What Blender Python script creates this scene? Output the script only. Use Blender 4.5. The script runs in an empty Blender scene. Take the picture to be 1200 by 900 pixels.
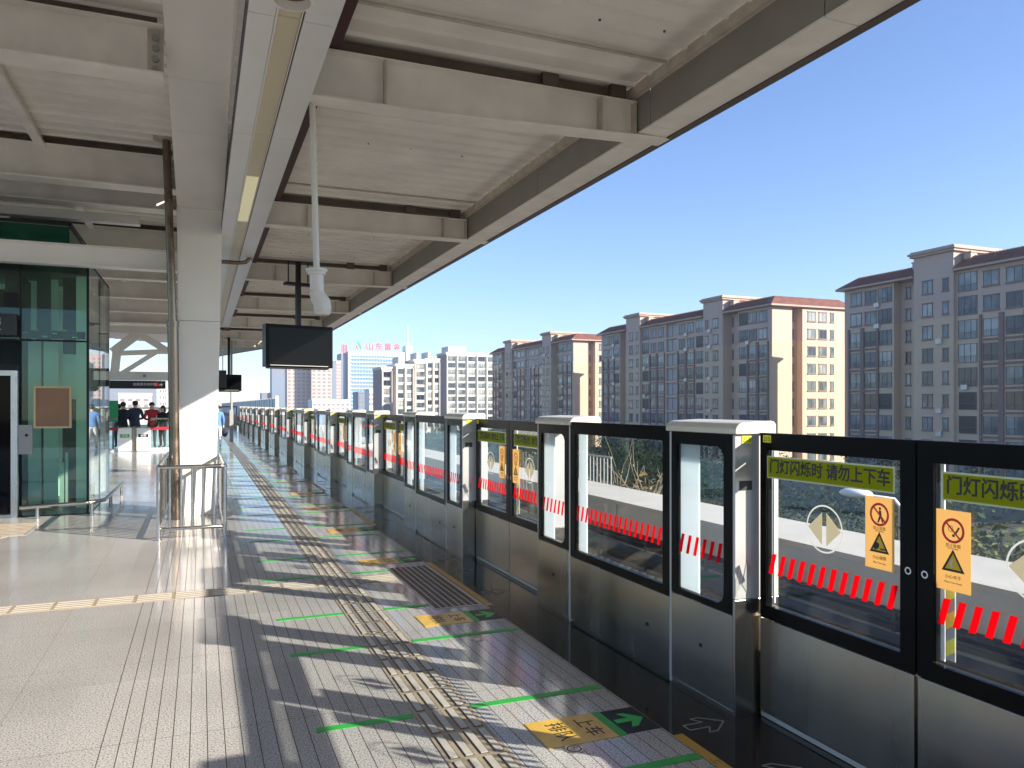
import bpy, bmesh, math, random
from mathutils import Vector, Matrix
random.seed(7)
R = math.radians
sc = bpy.context.scene
C = sc.collection
ORG = {}

# ------------------------------------------------------------------ materials
def mat(name, col, rough=0.5, metal=0.0, spec=0.5, coat=0.0, var=0.0, vscale=3.0, bump=0.0, bscale=40.0, stretch=None, rvar=0.0):
    m = bpy.data.materials.new(name); m.use_nodes = True
    nt = m.node_tree; b = nt.nodes['Principled BSDF']
    b.inputs['Base Color'].default_value = (*col, 1); b.inputs['Roughness'].default_value = rough
    b.inputs['Metallic'].default_value = metal; b.inputs['Specular IOR Level'].default_value = spec
    b.inputs['Coat Weight'].default_value = coat
    if var or bump or rvar:
        g = nt.nodes.new('ShaderNodeNewGeometry'); mp = nt.nodes.new('ShaderNodeMapping')
        nt.links.new(g.outputs['Position'], mp.inputs['Vector'])
        if stretch: mp.inputs['Scale'].default_value = stretch
    if var or rvar:
        n = nt.nodes.new('ShaderNodeTexNoise'); n.inputs['Scale'].default_value = vscale; n.inputs['Detail'].default_value = 6
        nt.links.new(mp.outputs[0], n.inputs['Vector'])
    if var:
        r = nt.nodes.new('ShaderNodeMapRange'); r.inputs['From Min'].default_value = .3; r.inputs['From Max'].default_value = .7
        r.inputs['To Min'].default_value = 1 - var; r.inputs['To Max'].default_value = 1 + var * .6
        nt.links.new(n.outputs['Fac'], r.inputs['Value'])
        mx = nt.nodes.new('ShaderNodeVectorMath'); mx.operation = 'SCALE'; mx.inputs[0].default_value = col
        nt.links.new(r.outputs[0], mx.inputs['Scale']); nt.links.new(mx.outputs[0], b.inputs['Base Color'])
    if rvar:
        r2 = nt.nodes.new('ShaderNodeMapRange'); r2.inputs['From Min'].default_value = .3; r2.inputs['From Max'].default_value = .7
        r2.inputs['To Min'].default_value = max(.02, rough - rvar); r2.inputs['To Max'].default_value = rough + rvar
        nt.links.new(n.outputs['Fac'], r2.inputs['Value']); nt.links.new(r2.outputs[0], b.inputs['Roughness'])
    if bump:
        n2 = nt.nodes.new('ShaderNodeTexNoise'); n2.inputs['Scale'].default_value = bscale; n2.inputs['Detail'].default_value = 4
        nt.links.new(mp.outputs[0], n2.inputs['Vector'])
        bp = nt.nodes.new('ShaderNodeBump'); bp.inputs['Strength'].default_value = bump; bp.inputs['Distance'].default_value = .02
        nt.links.new(n2.outputs['Fac'], bp.inputs['Height']); nt.links.new(bp.outputs[0], b.inputs['Normal'])
    return m

def glass(name, tint, refl=1.0, dirt=0.0):
    m = bpy.data.materials.new(name); m.use_nodes = True
    nt = m.node_tree; nt.nodes.remove(nt.nodes['Principled BSDF']); out = nt.nodes['Material Output']
    tr = nt.nodes.new('ShaderNodeBsdfTransparent'); tr.inputs[0].default_value = (*tint, 1)
    gl = nt.nodes.new('ShaderNodeBsdfGlossy'); gl.inputs['Roughness'].default_value = .01; gl.inputs[0].default_value = (1, 1, 1, 1)
    fr = nt.nodes.new('ShaderNodeFresnel'); g0 = nt.nodes.new('ShaderNodeNewGeometry'); mr = nt.nodes.new('ShaderNodeMapRange'); mr.inputs['To Min'].default_value = 1.45; mr.inputs['To Max'].default_value = 1 / 1.45; nt.links.new(g0.outputs['Backfacing'], mr.inputs['Value']); nt.links.new(mr.outputs[0], fr.inputs['IOR'])
    mu = nt.nodes.new('ShaderNodeMath'); mu.operation = 'MULTIPLY'; mu.inputs[1].default_value = refl
    mix = nt.nodes.new('ShaderNodeMixShader')
    nt.links.new(fr.outputs[0], mu.inputs[0]); nt.links.new(mu.outputs[0], mix.inputs[0])
    nt.links.new(tr.outputs[0], mix.inputs[1]); nt.links.new(gl.outputs[0], mix.inputs[2])
    last = mix
    if dirt:
        df = nt.nodes.new('ShaderNodeBsdfDiffuse'); df.inputs[0].default_value = (.5, .5, .5, 1)
        m2 = nt.nodes.new('ShaderNodeMixShader')
        n = nt.nodes.new('ShaderNodeTexNoise'); n.inputs['Scale'].default_value = 2.3; n.inputs['Detail'].default_value = 7; n.inputs['Roughness'].default_value = .65
        mp = nt.nodes.new('ShaderNodeMapping'); mp.inputs['Scale'].default_value = (1, 1.6, .7); nt.links.new(g0.outputs['Position'], mp.inputs[0]); nt.links.new(mp.outputs[0], n.inputs['Vector'])
        q = nt.nodes.new('ShaderNodeMapRange'); q.inputs['From Min'].default_value = .42; q.inputs['From Max'].default_value = .72; q.inputs['To Min'].default_value = dirt * .3; q.inputs['To Max'].default_value = dirt * 5
        nt.links.new(n.outputs['Fac'], q.inputs['Value']); nt.links.new(q.outputs[0], m2.inputs[0])
        nt.links.new(mix.outputs[0], m2.inputs[1]); nt.links.new(df.outputs[0], m2.inputs[2]); last = m2
    nt.links.new(last.outputs[0], out.inputs['Surface'])
    return m

def nd(nt, t, **kw):
    n = nt.nodes.new(t)
    for k, v in kw.items(): setattr(n, k, v)
    return n
def math_n(nt, op, a, b=None):
    n = nt.nodes.new('ShaderNodeMath'); n.operation = op
    for i, v in enumerate((a, b)):
        if v is None: continue
        if isinstance(v, (int, float)): n.inputs[i].default_value = v
        else: nt.links.new(v, n.inputs[i])
    return n.outputs[0]

def granite():
    m = bpy.data.materials.new('granite_floor'); m.use_nodes = True; nt = m.node_tree; b = nt.nodes['Principled BSDF']
    g = nd(nt, 'ShaderNodeNewGeometry'); sp = nd(nt, 'ShaderNodeSeparateXYZ'); nt.links.new(g.outputs['Position'], sp.inputs[0])
    n = nd(nt, 'ShaderNodeTexNoise'); n.inputs['Scale'].default_value = 110; n.inputs['Detail'].default_value = 3; n.inputs['Roughness'].default_value = .7
    nt.links.new(g.outputs['Position'], n.inputs['Vector'])
    cr = nd(nt, 'ShaderNodeValToRGB'); e = cr.color_ramp.elements
    e[0].position = .34; e[0].color = (.075, .073, .07, 1); e[1].position = .6; e[1].color = (.545, .522, .49, 1)
    k = cr.color_ramp.elements.new(.45); k.color = (.365, .35, .33, 1)
    nt.links.new(n.outputs['Fac'], cr.inputs[0])
    # large mottling per stone
    n2 = nd(nt, 'ShaderNodeTexNoise'); n2.inputs['Scale'].default_value = .9; n2.inputs['Detail'].default_value = 3
    nt.links.new(g.outputs['Position'], n2.inputs['Vector'])
    # per slab tone
    rowx = math_n(nt, 'FLOOR', math_n(nt, 'DIVIDE', sp.outputs['X'], .08)); rowy = math_n(nt, 'FLOOR', math_n(nt, 'DIVIDE', sp.outputs['Y'], 1.28))
    wn = nd(nt, 'ShaderNodeTexWhiteNoise'); wn.noise_dimensions = '2D'; cb = nd(nt, 'ShaderNodeCombineXYZ')
    nt.links.new(math_n(nt, 'FLOOR', math_n(nt, 'DIVIDE', sp.outputs['X'], .64)), cb.inputs[0]); nt.links.new(rowy, cb.inputs[1]); nt.links.new(cb.outputs[0], wn.inputs['Vector'])
    ton = math_n(nt, 'ADD', math_n(nt, 'MULTIPLY', wn.outputs['Value'], .16), math_n(nt, 'MULTIPLY', n2.outputs['Fac'], .5))
    ton = math_n(nt, 'ADD', ton, .67)
    # grooves along the platform, X > -0.5, 80 mm apart; thin joints across
    fx = math_n(nt, 'FRACT', math_n(nt, 'DIVIDE', math_n(nt, 'ADD', sp.outputs['X'], 8.0), .0795))
    gx = math_n(nt, 'MULTIPLY', math_n(nt, 'LESS_THAN', fx, .055), math_n(nt, 'GREATER_THAN', sp.outputs['X'], -.52))
    fy = math_n(nt, 'FRACT', math_n(nt, 'DIVIDE', math_n(nt, 'ADD', sp.outputs['Y'], 9.9), 1.28))
    gy = math_n(nt, 'MULTIPLY', math_n(nt, 'LESS_THAN', fy, .0035), .8)
    fx2 = math_n(nt, 'FRACT', math_n(nt, 'DIVIDE', math_n(nt, 'ADD', sp.outputs['X'], 8.0), .64))
    gx2 = math_n(nt, 'MULTIPLY', math_n(nt, 'MULTIPLY', math_n(nt, 'LESS_THAN', fx2, .006), math_n(nt, 'LESS_THAN', sp.outputs['X'], -.52)), .4)
    gr = math_n(nt, 'MINIMUM', math_n(nt, 'ADD', math_n(nt, 'ADD', gx, gy), gx2), 1.0)
    sc1 = nd(nt, 'ShaderNodeVectorMath', operation='SCALE'); nt.links.new(cr.outputs[0], sc1.inputs[0]); nt.links.new(ton, sc1.inputs['Scale'])
    mx = nd(nt, 'ShaderNodeMix', data_type='RGBA'); nt.links.new(gr, mx.inputs['Factor']); nt.links.new(sc1.outputs[0], mx.inputs[6]); mx.inputs[7].default_value = (.035, .024, .018, 1)
    nt.links.new(mx.outputs[2], b.inputs['Base Color'])
    # gloss: polished stone, worn in traffic lanes
    n3 = nd(nt, 'ShaderNodeTexNoise'); n3.inputs['Scale'].default_value = 1.4; n3.inputs['Detail'].default_value = 5
    nt.links.new(g.outputs['Position'], n3.inputs['Vector'])
    ro = math_n(nt, 'ADD', math_n(nt, 'MULTIPLY', n3.outputs['Fac'], .16), .06)
    ro = math_n(nt, 'ADD', ro, math_n(nt, 'MULTIPLY', gr, .5))
    nt.links.new(ro, b.inputs['Roughness']); b.inputs['Specular IOR Level'].default_value = .5
    bp = nd(nt, 'ShaderNodeBump'); bp.inputs['Strength'].default_value = .06; bp.inputs['Distance'].default_value = .004
    nt.links.new(n3.outputs['Fac'], bp.inputs['Height']); nt.links.new(bp.outputs[0], b.inputs['Normal'])
    return m

M = {}
M['granite'] = granite()
M['black_granite'] = mat('black_granite', (.014, .014, .016), .07, rvar=.03, vscale=2.5, var=.25)
M['steel'] = mat('brushed_steel', (.37, .335, .285), .25, 1, var=.14, vscale=2.0, bump=.03, bscale=200, stretch=(1, 1, .04), rvar=.06)
M['steel_light'] = mat('light_steel', (.50, .49, .47), .42, .35, var=.08, vscale=2, rvar=.08)
M['steel_tube'] = mat('steel_tube', (.50, .48, .455), .24, 1, rvar=.06, vscale=5)
M['bronze'] = mat('bronze_tube', (.24, .185, .14), .3, 1, var=.2, vscale=4, rvar=.08)
M['black'] = mat('black_frame', (.004, .004, .004), .25, spec=.07)
M['black_matt'] = mat('black_plastic', (.009, .009, .010), .4, spec=.3)
M['rubber'] = mat('rubber', (.015, .015, .015), .7)
M['cap'] = mat('cap_paint', (.66, .61, .49), .3, .15, rvar=.05)
M['white_post'] = mat('white_post', (.62, .65, .66), .35)
M['red'] = mat('red_film', (.75, .02, .035), .4)
M['label'] = mat('yellow_green_label', (.42, .47, .02), .4)
M['label_edge'] = mat('label_rim', (.62, .66, .45), .4)
M['ink'] = mat('black_ink', (.012, .012, .012), .5)
M['ink_brown'] = mat('brown_ink', (.25, .16, .06), .5)
M['amber'] = mat('amber_sticker', (.80, .50, .16), .5, var=.05)
M['amber2'] = mat('amber_triangle', (.82, .52, .02), .5)
M['red2'] = mat('red_ring', (.72, .03, .02), .45)
M['emblem'] = mat('gold_grey_film', (.66, .61, .48), .4)
M['emblem2'] = mat('pale_ring', (.62, .62, .58), .4)
M['yellow'] = mat('number_yellow', (.75, .72, .03), .45)
M['haz'] = mat('hazard_yellow', (.80, .70, .02), .45)
M['grey'] = mat('grey_paint', (.32, .32, .31), .5)
M['cream'] = mat('cream_steel', (.84, .795, .725), .45, var=.11, vscale=2.6, bump=.02, bscale=30)
M['cream_rust'] = mat('cream_steel_worn', (.55, .49, .41), .5, var=.2, vscale=6)
M['white_clad'] = mat('white_cladding', (.80, .77, .72), .35, var=.06, vscale=1.5)
M['strip_panel'] = mat('strip_panel', (.76, .755, .73), .3, var=.05, vscale=2)
M['lens'] = mat('lamp_lens', (.62, .55, .38), .35, var=.05, vscale=2)
M['deck'] = mat('roof_deck', (.85, .81, .745), .45, var=.10, vscale=1.7)
M['purlin'] = mat('brown_purlin', (.15, .11, .085), .6, var=.25, vscale=4)
M['maroon'] = mat('maroon_steel', (.065, .018, .018), .5)
M['gutter'] = mat('grey_gutter', (.26, .245, .215), .5, var=.1, vscale=2)
M['fascia'] = mat('brown_fascia', (.10, .075, .065), .5, var=.15)
M['pvc'] = mat('pvc', (.66, .64, .58), .35, var=.04)
M['tv'] = mat('screen_glass', (.003, .003, .004), .05, spec=.1)
M['psd_glass'] = glass('door_glass', (.935, .96, .965), .8, .003)
M['green_glass'] = glass('green_glass', (.70, .90, .81), .9, .008)
M['green_dark'] = glass('dark_green_glass', (.12, .33, .22), .7, .012)
M['fence_glass'] = glass('fence_glass', (.90, .95, .93), .9, .01)
M['tan'] = mat('tan_tactile', (.36, .29, .20), .5, var=.15, vscale=8)
M['bar'] = mat('tactile_bar', (.50, .455, .39), .35, var=.12, vscale=9)
M['dark_bar'] = mat('tactile_dark', (.10, .085, .07), .4, var=.2, vscale=9)
M['green_tape'] = mat('green_tape', (.035, .40, .06), .45, var=.12, vscale=12)
M['green_arrow'] = mat('green_arrow', (.03, .50, .08), .4)
M['yellow_floor'] = mat('yellow_floor_film', (.72, .44, .06), .28, var=.18, vscale=10)
M['yellow_line'] = mat('yellow_floor_line', (.55, .31, .04), .4, var=.12, vscale=10)
M['concrete'] = mat('concrete', (.40, .385, .36), .8, var=.18, vscale=1.2, bump=.1, bscale=12)
M['parapet'] = mat('parapet_panel', (.55, .54, .50), .7, var=.10, vscale=1.5)
M['parapet_top'] = mat('parapet_cap', (.58, .54, .47), .7, var=.10, vscale=1.2)
M['ballast'] = mat('track_slab', (.12, .098, .075), .9, var=.4, vscale=2.5, bump=.4, bscale=9)
M['rail_side'] = mat('rusty_rail', (.11, .065, .04), .6, var=.3)
M['rail_top'] = mat('rail_head', (.45, .42, .40), .3, 1)
M['asphalt'] = mat('asphalt', (.05, .05, .052), .85, var=.15, vscale=.2)
M['cable'] = mat('brown_cable', (.075, .058, .045), .6, var=.3)
M['ground'] = mat('ground', (.035, .042, .025), .95, var=.35, vscale=.05)
M['elev_pale'] = mat('pale_panel', (.78, .82, .76), .5)
M['elev_dark'] = mat('dark_machine', (.02, .022, .022), .5)
M['brown_board'] = mat('brown_board', (.26, .13, .06), .35, var=.12, vscale=3)
M['gold_frame'] = mat('pale_wood_frame', (.58, .44, .22), .4)
M['sign_black'] = mat('sign_black', (.012, .012, .014), .3)
M['white_text'] = mat('white_text', (.8, .8, .8), .5)
M['white_cab'] = mat('white_cabinet', (.78, .78, .77), .35)
M['belt_red'] = mat('red_belt', (.45, .01, .03), .5)
M['green_sign'] = mat('green_sign', (.02, .30, .10), .5)
M['yellow_vest'] = mat('lime_vest', (.45, .6, .03), .7)
M['skin'] = mat('skin', (.50, .31, .22), .5)
M['hair'] = mat('hair', (.012, .010, .009), .45)
M['cloth_dark'] = mat('dark_cloth', (.012, .014, .022), .8)
M['cloth_navy'] = mat('navy_cloth', (.015, .022, .05), .8)
M['cloth_red'] = mat('red_cloth', (.38, .02, .03), .8)
M['cloth_blue'] = mat('blue_cloth', (.10, .22, .48), .8)
M['cloth_white'] = mat('white_cloth', (.7, .7, .7), .8)
M['trouser'] = mat('trousers', (.02, .022, .028), .8)
M['noise_wall'] = mat('noise_barrier', (.72, .70, .66), .6, var=.08, vscale=.4)
M['trans'] = None
def translucent(name, col):
    m = bpy.data.materials.new(name); m.use_nodes = True; nt = m.node_tree; nt.nodes.remove(nt.nodes['Principled BSDF'])
    t = nt.nodes.new('ShaderNodeBsdfTranslucent'); t.inputs[0].default_value = (*col, 1)
    d = nt.nodes.new('ShaderNodeBsdfDiffuse'); d.inputs[0].default_value = (*col, 1)
    x = nt.nodes.new('ShaderNodeMixShader'); x.inputs[0].default_value = .4
    nt.links.new(t.outputs[0], x.inputs[1]); nt.links.new(d.outputs[0], x.inputs[2]); nt.links.new(x.outputs[0], nt.nodes['Material Output'].inputs[0])
    return m
M['red'] = translucent('red_film', (.92, .015, .035))
M['label'] = translucent('yellow_green_label', (.72, .78, .03))
M['amber'] = translucent('amber_sticker', (.90, .66, .33))
M['frosted'] = translucent('frosted_panel', (.80, .84, .85))
M['emblem'] = translucent('gold_grey_film', (.70, .64, .50))
M['emblem2'] = translucent('pale_ring', (.50, .50, .46))
M['trans'] = translucent('skylight_sheet', (.75, .72, .62))
# buildings
M['wall_up'] = mat('pinkish_render', (.51, .385, .32), .85, var=.05, vscale=.3)
M['wall_lo'] = mat('beige_render', (.56, .425, .30), .85, var=.05, vscale=.3)
M['fin'] = mat('plum_trim', (.22, .145, .13), .8)
M['tile'] = mat('brown_red_tile', (.175, .065, .045), .7, var=.35, vscale=1.2)
M['eave'] = mat('eave_trim', (.42, .30, .24), .7)
M['wframe'] = mat('window_frame', (.10, .10, .105), .5)
M['sill'] = mat('window_sill', (.24, .17, .145), .8)
def window_glass():
    m = bpy.data.materials.new('window_glass'); m.use_nodes = True; nt = m.node_tree; b = nt.nodes['Principled BSDF']
    oi = nd(nt, 'ShaderNodeObjectInfo'); g = nd(nt, 'ShaderNodeNewGeometry')
    n = nd(nt, 'ShaderNodeTexNoise'); n.inputs['Scale'].default_value = .7; n.inputs['Detail'].default_value = 2
    mp = nd(nt, 'ShaderNodeMapping'); mp.inputs['Scale'].default_value = (1, 1, .45); nt.links.new(g.outputs['Position'], mp.inputs[0]); nt.links.new(mp.outputs[0], n.inputs[0])
    v = math_n(nt, 'ADD', math_n(nt, 'MULTIPLY', n.outputs['Fac'], .7), math_n(nt, 'MULTIPLY', oi.outputs['Random'], .62))
    cr = nd(nt, 'ShaderNodeValToRGB'); e = cr.color_ramp.elements
    e[0].position = .38; e[0].color = (.010, .016, .028, 1); e[1].position = .98; e[1].color = (.36, .38, .36, 1)
    k = e.new(.62); k.color = (.04, .065, .09, 1)
    nt.links.new(v, cr.inputs[0]); nt.links.new(cr.outputs[0], b.inputs['Base Color'])
    b.inputs['Roughness'].default_value = .05; b.inputs['Specular IOR Level'].default_value = .45
    return m
M['wglass'] = window_glass()
M['white_wall'] = mat('white_block_wall', (.66, .63, .57), .8, var=.05, vscale=.2)
M['shaded_wall'] = mat('shaded_side_wall', (.33, .25, .24), .85)  # shade on the white blocks' sides, painted in as darker mauve
M['pink_wall'] = mat('pink_tower_wall', (.52, .40, .36), .8)
M['tower_white'] = mat('tower_white', (.75, .76, .76), .6)
M['tower_glass'] = mat('tower_glass', (.16, .28, .40), .2, spec=.6)
M['tower_band'] = mat('tower_band', (.50, .62, .70), .5)
M['far_glass'] = mat('far_window', (.27, .23, .235), .3)
M['far_white_glass'] = mat('far_pale_window', (.25, .27, .28), .2)
M['blue_wall'] = mat('blue_grey_wall', (.18, .23, .30), .7)
M['sign_red'] = mat('sign_red', (.70, .03, .03), .5)
M['logo_green'] = mat('logo_green', (.05, .30, .14), .5)

def leafmat(name, cols):
    m = bpy.data.materials.new(name); m.use_nodes = True; nt = m.node_tree; b = nt.nodes['Principled BSDF']
    g = nd(nt, 'ShaderNodeNewGeometry'); cr = nd(nt, 'ShaderNodeValToRGB')
    e = cr.color_ramp.elements; e[0].color = (*cols[0], 1); e[1].color = (*cols[-1], 1)
    for i, c in enumerate(cols[1:-1]): k = e.new((i + 1) / (len(cols) - 1)); k.color = (*c, 1)
    nt.links.new(g.outputs['Random Per Island'], cr.inputs[0]); nt.links.new(cr.outputs[0], b.inputs['Base Color'])
    b.inputs['Roughness'].default_value = .8; b.inputs['Specular IOR Level'].default_value = .1
    return m
M['leaf_dark'] = leafmat('dark_leaves', [(.010, .024, .010), (.022, .042, .015), (.040, .060, .022)])
M['leaf_olive'] = leafmat('olive_leaves', [(.06, .085, .03), (.11, .12, .045), (.16, .15, .06)])
M['leaf_dry'] = leafmat('dry_leaves', [(.13, .09, .045), (.22, .16, .08), (.28, .22, .12)])
M['bark'] = mat('bark', (.09, .07, .055), .9, var=.2)
M['twig'] = mat('pale_twig', (.27, .22, .16), .9)

# ------------------------------------------------------------------ mesh builder
class MB:
    def __init__(s): s.v = []; s.f = []; s.m = []; s.sm = []
    def add(s, vs, fs, mi=0, smooth=False):
        o = len(s.v); s.v += [tuple(p) for p in vs]
        for f in fs: s.f.append([i + o for i in f]); s.m.append(mi); s.sm.append(smooth)
        return s
    def box(s, x0, x1, y0, y1, z0, z1, mi=0):
        if x0 > x1: x0, x1 = x1, x0
        if y0 > y1: y0, y1 = y1, y0
        if z0 > z1: z0, z1 = z1, z0
        vs = [(x0, y0, z0), (x1, y0, z0), (x1, y1, z0), (x0, y1, z0), (x0, y0, z1), (x1, y0, z1), (x1, y1, z1), (x0, y1, z1)]
        return s.add(vs, [(0, 3, 2, 1), (4, 5, 6, 7), (0, 1, 5, 4), (1, 2, 6, 5), (2, 3, 7, 6), (3, 0, 4, 7)], mi)
    def quad(s, a, b, c, d, mi=0): return s.add([a, b, c, d], [(0, 1, 2, 3)], mi)
    def prism(s, pts, d, mi=0, smooth=False):
        """closed solid: planar polygon pts (3D) extruded by vector d"""
        n = len(pts); d = Vector(d); A = [Vector(p) for p in pts]; B = [p + d for p in A]
        fs = [tuple(range(n))[::-1], tuple(range(n, 2 * n))] + [(i, (i + 1) % n, n + (i + 1) % n, n + i) for i in range(n)]
        return s.add(A + B, fs, mi, smooth)
    def tube(s, path, r, seg=10, mi=0, caps=True):
        P = [Vector(p) for p in path]; rs = r if isinstance(r, (list, tuple)) else [r] * len(P); vs = []; fs = []
        prev = None
        for i, p in enumerate(P):
            t = (P[min(i + 1, len(P) - 1)] - P[max(i - 1, 0)]).normalized()
            if prev is None:
                a = Vector((0, 0, 1)) if abs(t.z) < .9 else Vector((1, 0, 0)); u = t.cross(a).normalized()
            else: u = (prev - t * prev.dot(t)).normalized()
            prev = u; w = t.cross(u)
            for k in range(seg):
                an = 2 * math.pi * k / seg; vs.append(p + (u * math.cos(an) + w * math.sin(an)) * rs[i])
        for i in range(len(P) - 1):
            for k in range(seg):
                a = i * seg + k; b = i * seg + (k + 1) % seg; fs.append((a, b, b + seg, a + seg))
        s.add(vs, fs, mi, True)
        if caps:
            n = len(P); s.add(vs[:seg], [tuple(range(seg))[::-1]], mi); s.add(vs[(n - 1) * seg:], [tuple(range(seg))], mi)
        return s
    def ring(s, c, ax_u, ax_v, r0, r1, mi=0, seg=28, th=None):
        """flat annulus (r0 inner) in plane u,v; r0=0 makes a disc"""
        c = Vector(c); u = Vector(ax_u); v = Vector(ax_v); vs = []; fs = []
        for k in range(seg):
            a = 2 * math.pi * k / seg; d = u * math.cos(a) + v * math.sin(a); vs += [c + d * r0, c + d * r1]
        for k in range(seg):
            a = 2 * k; b = 2 * ((k + 1) % seg); fs.append((a, a + 1, b + 1, b))
        return s.add(vs, fs, mi)
    def sphere(s, c, r, mi=0, nu=12, nv=8, sq=(1, 1, 1)):
        vs = []; fs = []
        for j in range(nv + 1):
            th = math.pi * j / nv
            for i in range(nu):
                ph = 2 * math.pi * i / nu
                vs.append((c[0] + r * sq[0] * math.sin(th) * math.cos(ph), c[1] + r * sq[1] * math.sin(th) * math.sin(ph), c[2] + r * sq[2] * math.cos(th)))
        for j in range(nv):
            for i in range(nu):
                a = j * nu + i; b = j * nu + (i + 1) % nu; fs.append((a, a + nu, b + nu, b))
        return s.add(vs, fs, mi, True)
    def build(s, name, mats, parent=None, bevel=0, loc=None):
        me = bpy.data.meshes.new(name)
        if parent is not None: org = Vector(ORG[parent.name])
        elif loc is not None: org = Vector(loc)
        else:
            xs = [p[0] for p in s.v]; ys = [p[1] for p in s.v]; zs = [p[2] for p in s.v]
            org = Vector(((min(xs) + max(xs)) / 2, (min(ys) + max(ys)) / 2, min(zs)))
        me.from_pydata([Vector(p) - org for p in s.v], [], s.f); me.update()
        if not isinstance(mats, (list, tuple)): mats = [mats]
        for m in mats: me.materials.append(M[m] if isinstance(m, str) else m)
        for p, mi, sm in zip(me.polygons, s.m, s.sm): p.material_index = mi; p.use_smooth = sm
        bm = bmesh.new(); bm.from_mesh(me); bmesh.ops.remove_doubles(bm, verts=bm.verts, dist=1e-6) if False else None
        bm.free()
        o = bpy.data.objects.new(name, me); C.objects.link(o)
        if parent is not None: o.parent = parent
        else: o.location = org
        ORG[o.name] = tuple(org)
        if bevel:
            b = o.modifiers.new('bevel', 'BEVEL'); b.width = bevel; b.segments = 2; b.limit_method = 'ANGLE'
        return o

def tag(o, label=None, cat=None, group=None, kind=None):
    if label: o['label'] = label
    if cat: o['category'] = cat
    if group: o['group'] = group
    if kind: o['kind'] = kind
    return o
def empty(name, loc, label=None, cat=None, group=None):
    o = bpy.data.objects.new(name, None); C.objects.link(o); o.location = loc; o.empty_display_size = .1
    ORG[o.name] = tuple(loc); return tag(o, label, cat, group)
KIDS = {}
def copy_tree(o, parent=None):
    c = o.copy(); C.objects.link(c); ORG[c.name] = ORG.get(o.name, (0, 0, 0))
    if parent is not None: c.parent = parent
    for ch in [x for x in o.children]: copy_tree(ch, c)
    return c
def text_mesh(s, size, name, material, parent=None, loc=(0, 0, 0), rot=(0, 0, 0), align='CENTER', offset=0.0, sx=1.0):
    cu = bpy.data.curves.new(name, 'FONT'); cu.body = s; cu.size = size; cu.align_x = align; cu.align_y = 'CENTER'; cu.offset = offset; cu.extrude = .0004; cu.resolution_u = 3
    t = bpy.data.objects.new(name, cu); C.objects.link(t)
    bpy.context.view_layer.update()
    me = bpy.data.meshes.new_from_object(t.evaluated_get(bpy.context.evaluated_depsgraph_get()))
    bpy.data.objects.remove(t); bpy.data.curves.remove(cu)
    me.materials.clear(); me.materials.append(M[material])
    mw = Matrix.Translation(loc) @ Matrix.Rotation(rot[2], 4, 'Z') @ Matrix.Rotation(rot[1], 4, 'Y') @ Matrix.Rotation(rot[0], 4, 'X') @ Matrix.Diagonal((sx, 1, 1, 1))
    org = Vector(ORG[parent.name]) if parent is not None else Vector(loc)
    me.transform(Matrix.Translation(-org) @ mw)
    for p in me.polygons: p.material_index = 0
    o = bpy.data.objects.new(name, me); C.objects.link(o)
    if parent is not None: o.parent = parent
    else: o.location = org
    ORG[o.name] = tuple(org)
    return o
WALLROT = (R(90), 0, R(-90))      # writing on a plane that faces -X
FRONTROT = (R(90), 0, 0)          # writing on a plane that faces -Y
ORD = ['first', 'second', 'third', 'fourth', 'fifth', 'sixth', 'seventh', 'eighth', 'ninth', 'tenth', 'eleventh', 'twelfth', 'thirteenth', 'fourteenth', 'fifteenth', 'sixteenth', 'seventeenth', 'eighteenth', 'nineteenth', 'twentieth'] + ['twenty-' + k for k in ['first', 'second', 'third', 'fourth', 'fifth', 'sixth', 'seventh', 'eighth', 'ninth']]

# camera geometry of the photograph (f = 900 px of 1200, horizon row 475, yaw 22.07 deg)
TH = math.atan(365 / 900); SN, CS = math.sin(TH), math.cos(TH); HC = 1.65
def at_d(px, py, d):
    u = (px - 600) / 900; return Vector((d * (SN + CS * u), d * (CS - SN * u), HC + d * (475 - py) / 900))
def at_x(px, X):
    u = (px - 600) / 900; return X * (CS - SN * u) / (SN + CS * u)
def at_y(px, Y):
    u = (px - 600) / 900; return Y * (SN + CS * u) / (CS - SN * u)
def depth(X, Y): return X * SN + Y * CS
# ================================================================== setting: ground, platform, track
YE = 66.0
def struct(mb, name, mats, **k): return tag(mb.build(name, mats, **k), kind='structure')
struct(MB().box(-9.0, 2.19, -8, YE, -.4, 0), 'platform_floor', 'granite')
struct(MB().box(2.192, 2.92, -8, YE, -.4, .001), 'platform_edge_paving', 'black_granite')
struct(MB().box(-9.0, 2.9, -8, YE, -1.6, -.402), 'platform_base', 'concrete')
g = MB(); g.quad((-1500, -600, -9.0), (2200, -600, -9.0), (2200, 2600, -9.0), (-1500, 2600, -9.0)); struct(g, 'ground', 'ground')
g = MB(); g.quad((34, -200, -8.996), (50, -200, -8.996), (50, 700, -8.996), (34, 700, -8.996)); struct(g, 'road', 'asphalt')
struct(MB().box(2.921, 7.5, -12, 330, -1.75, -1.15), 'track_bed', 'ballast')

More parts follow.
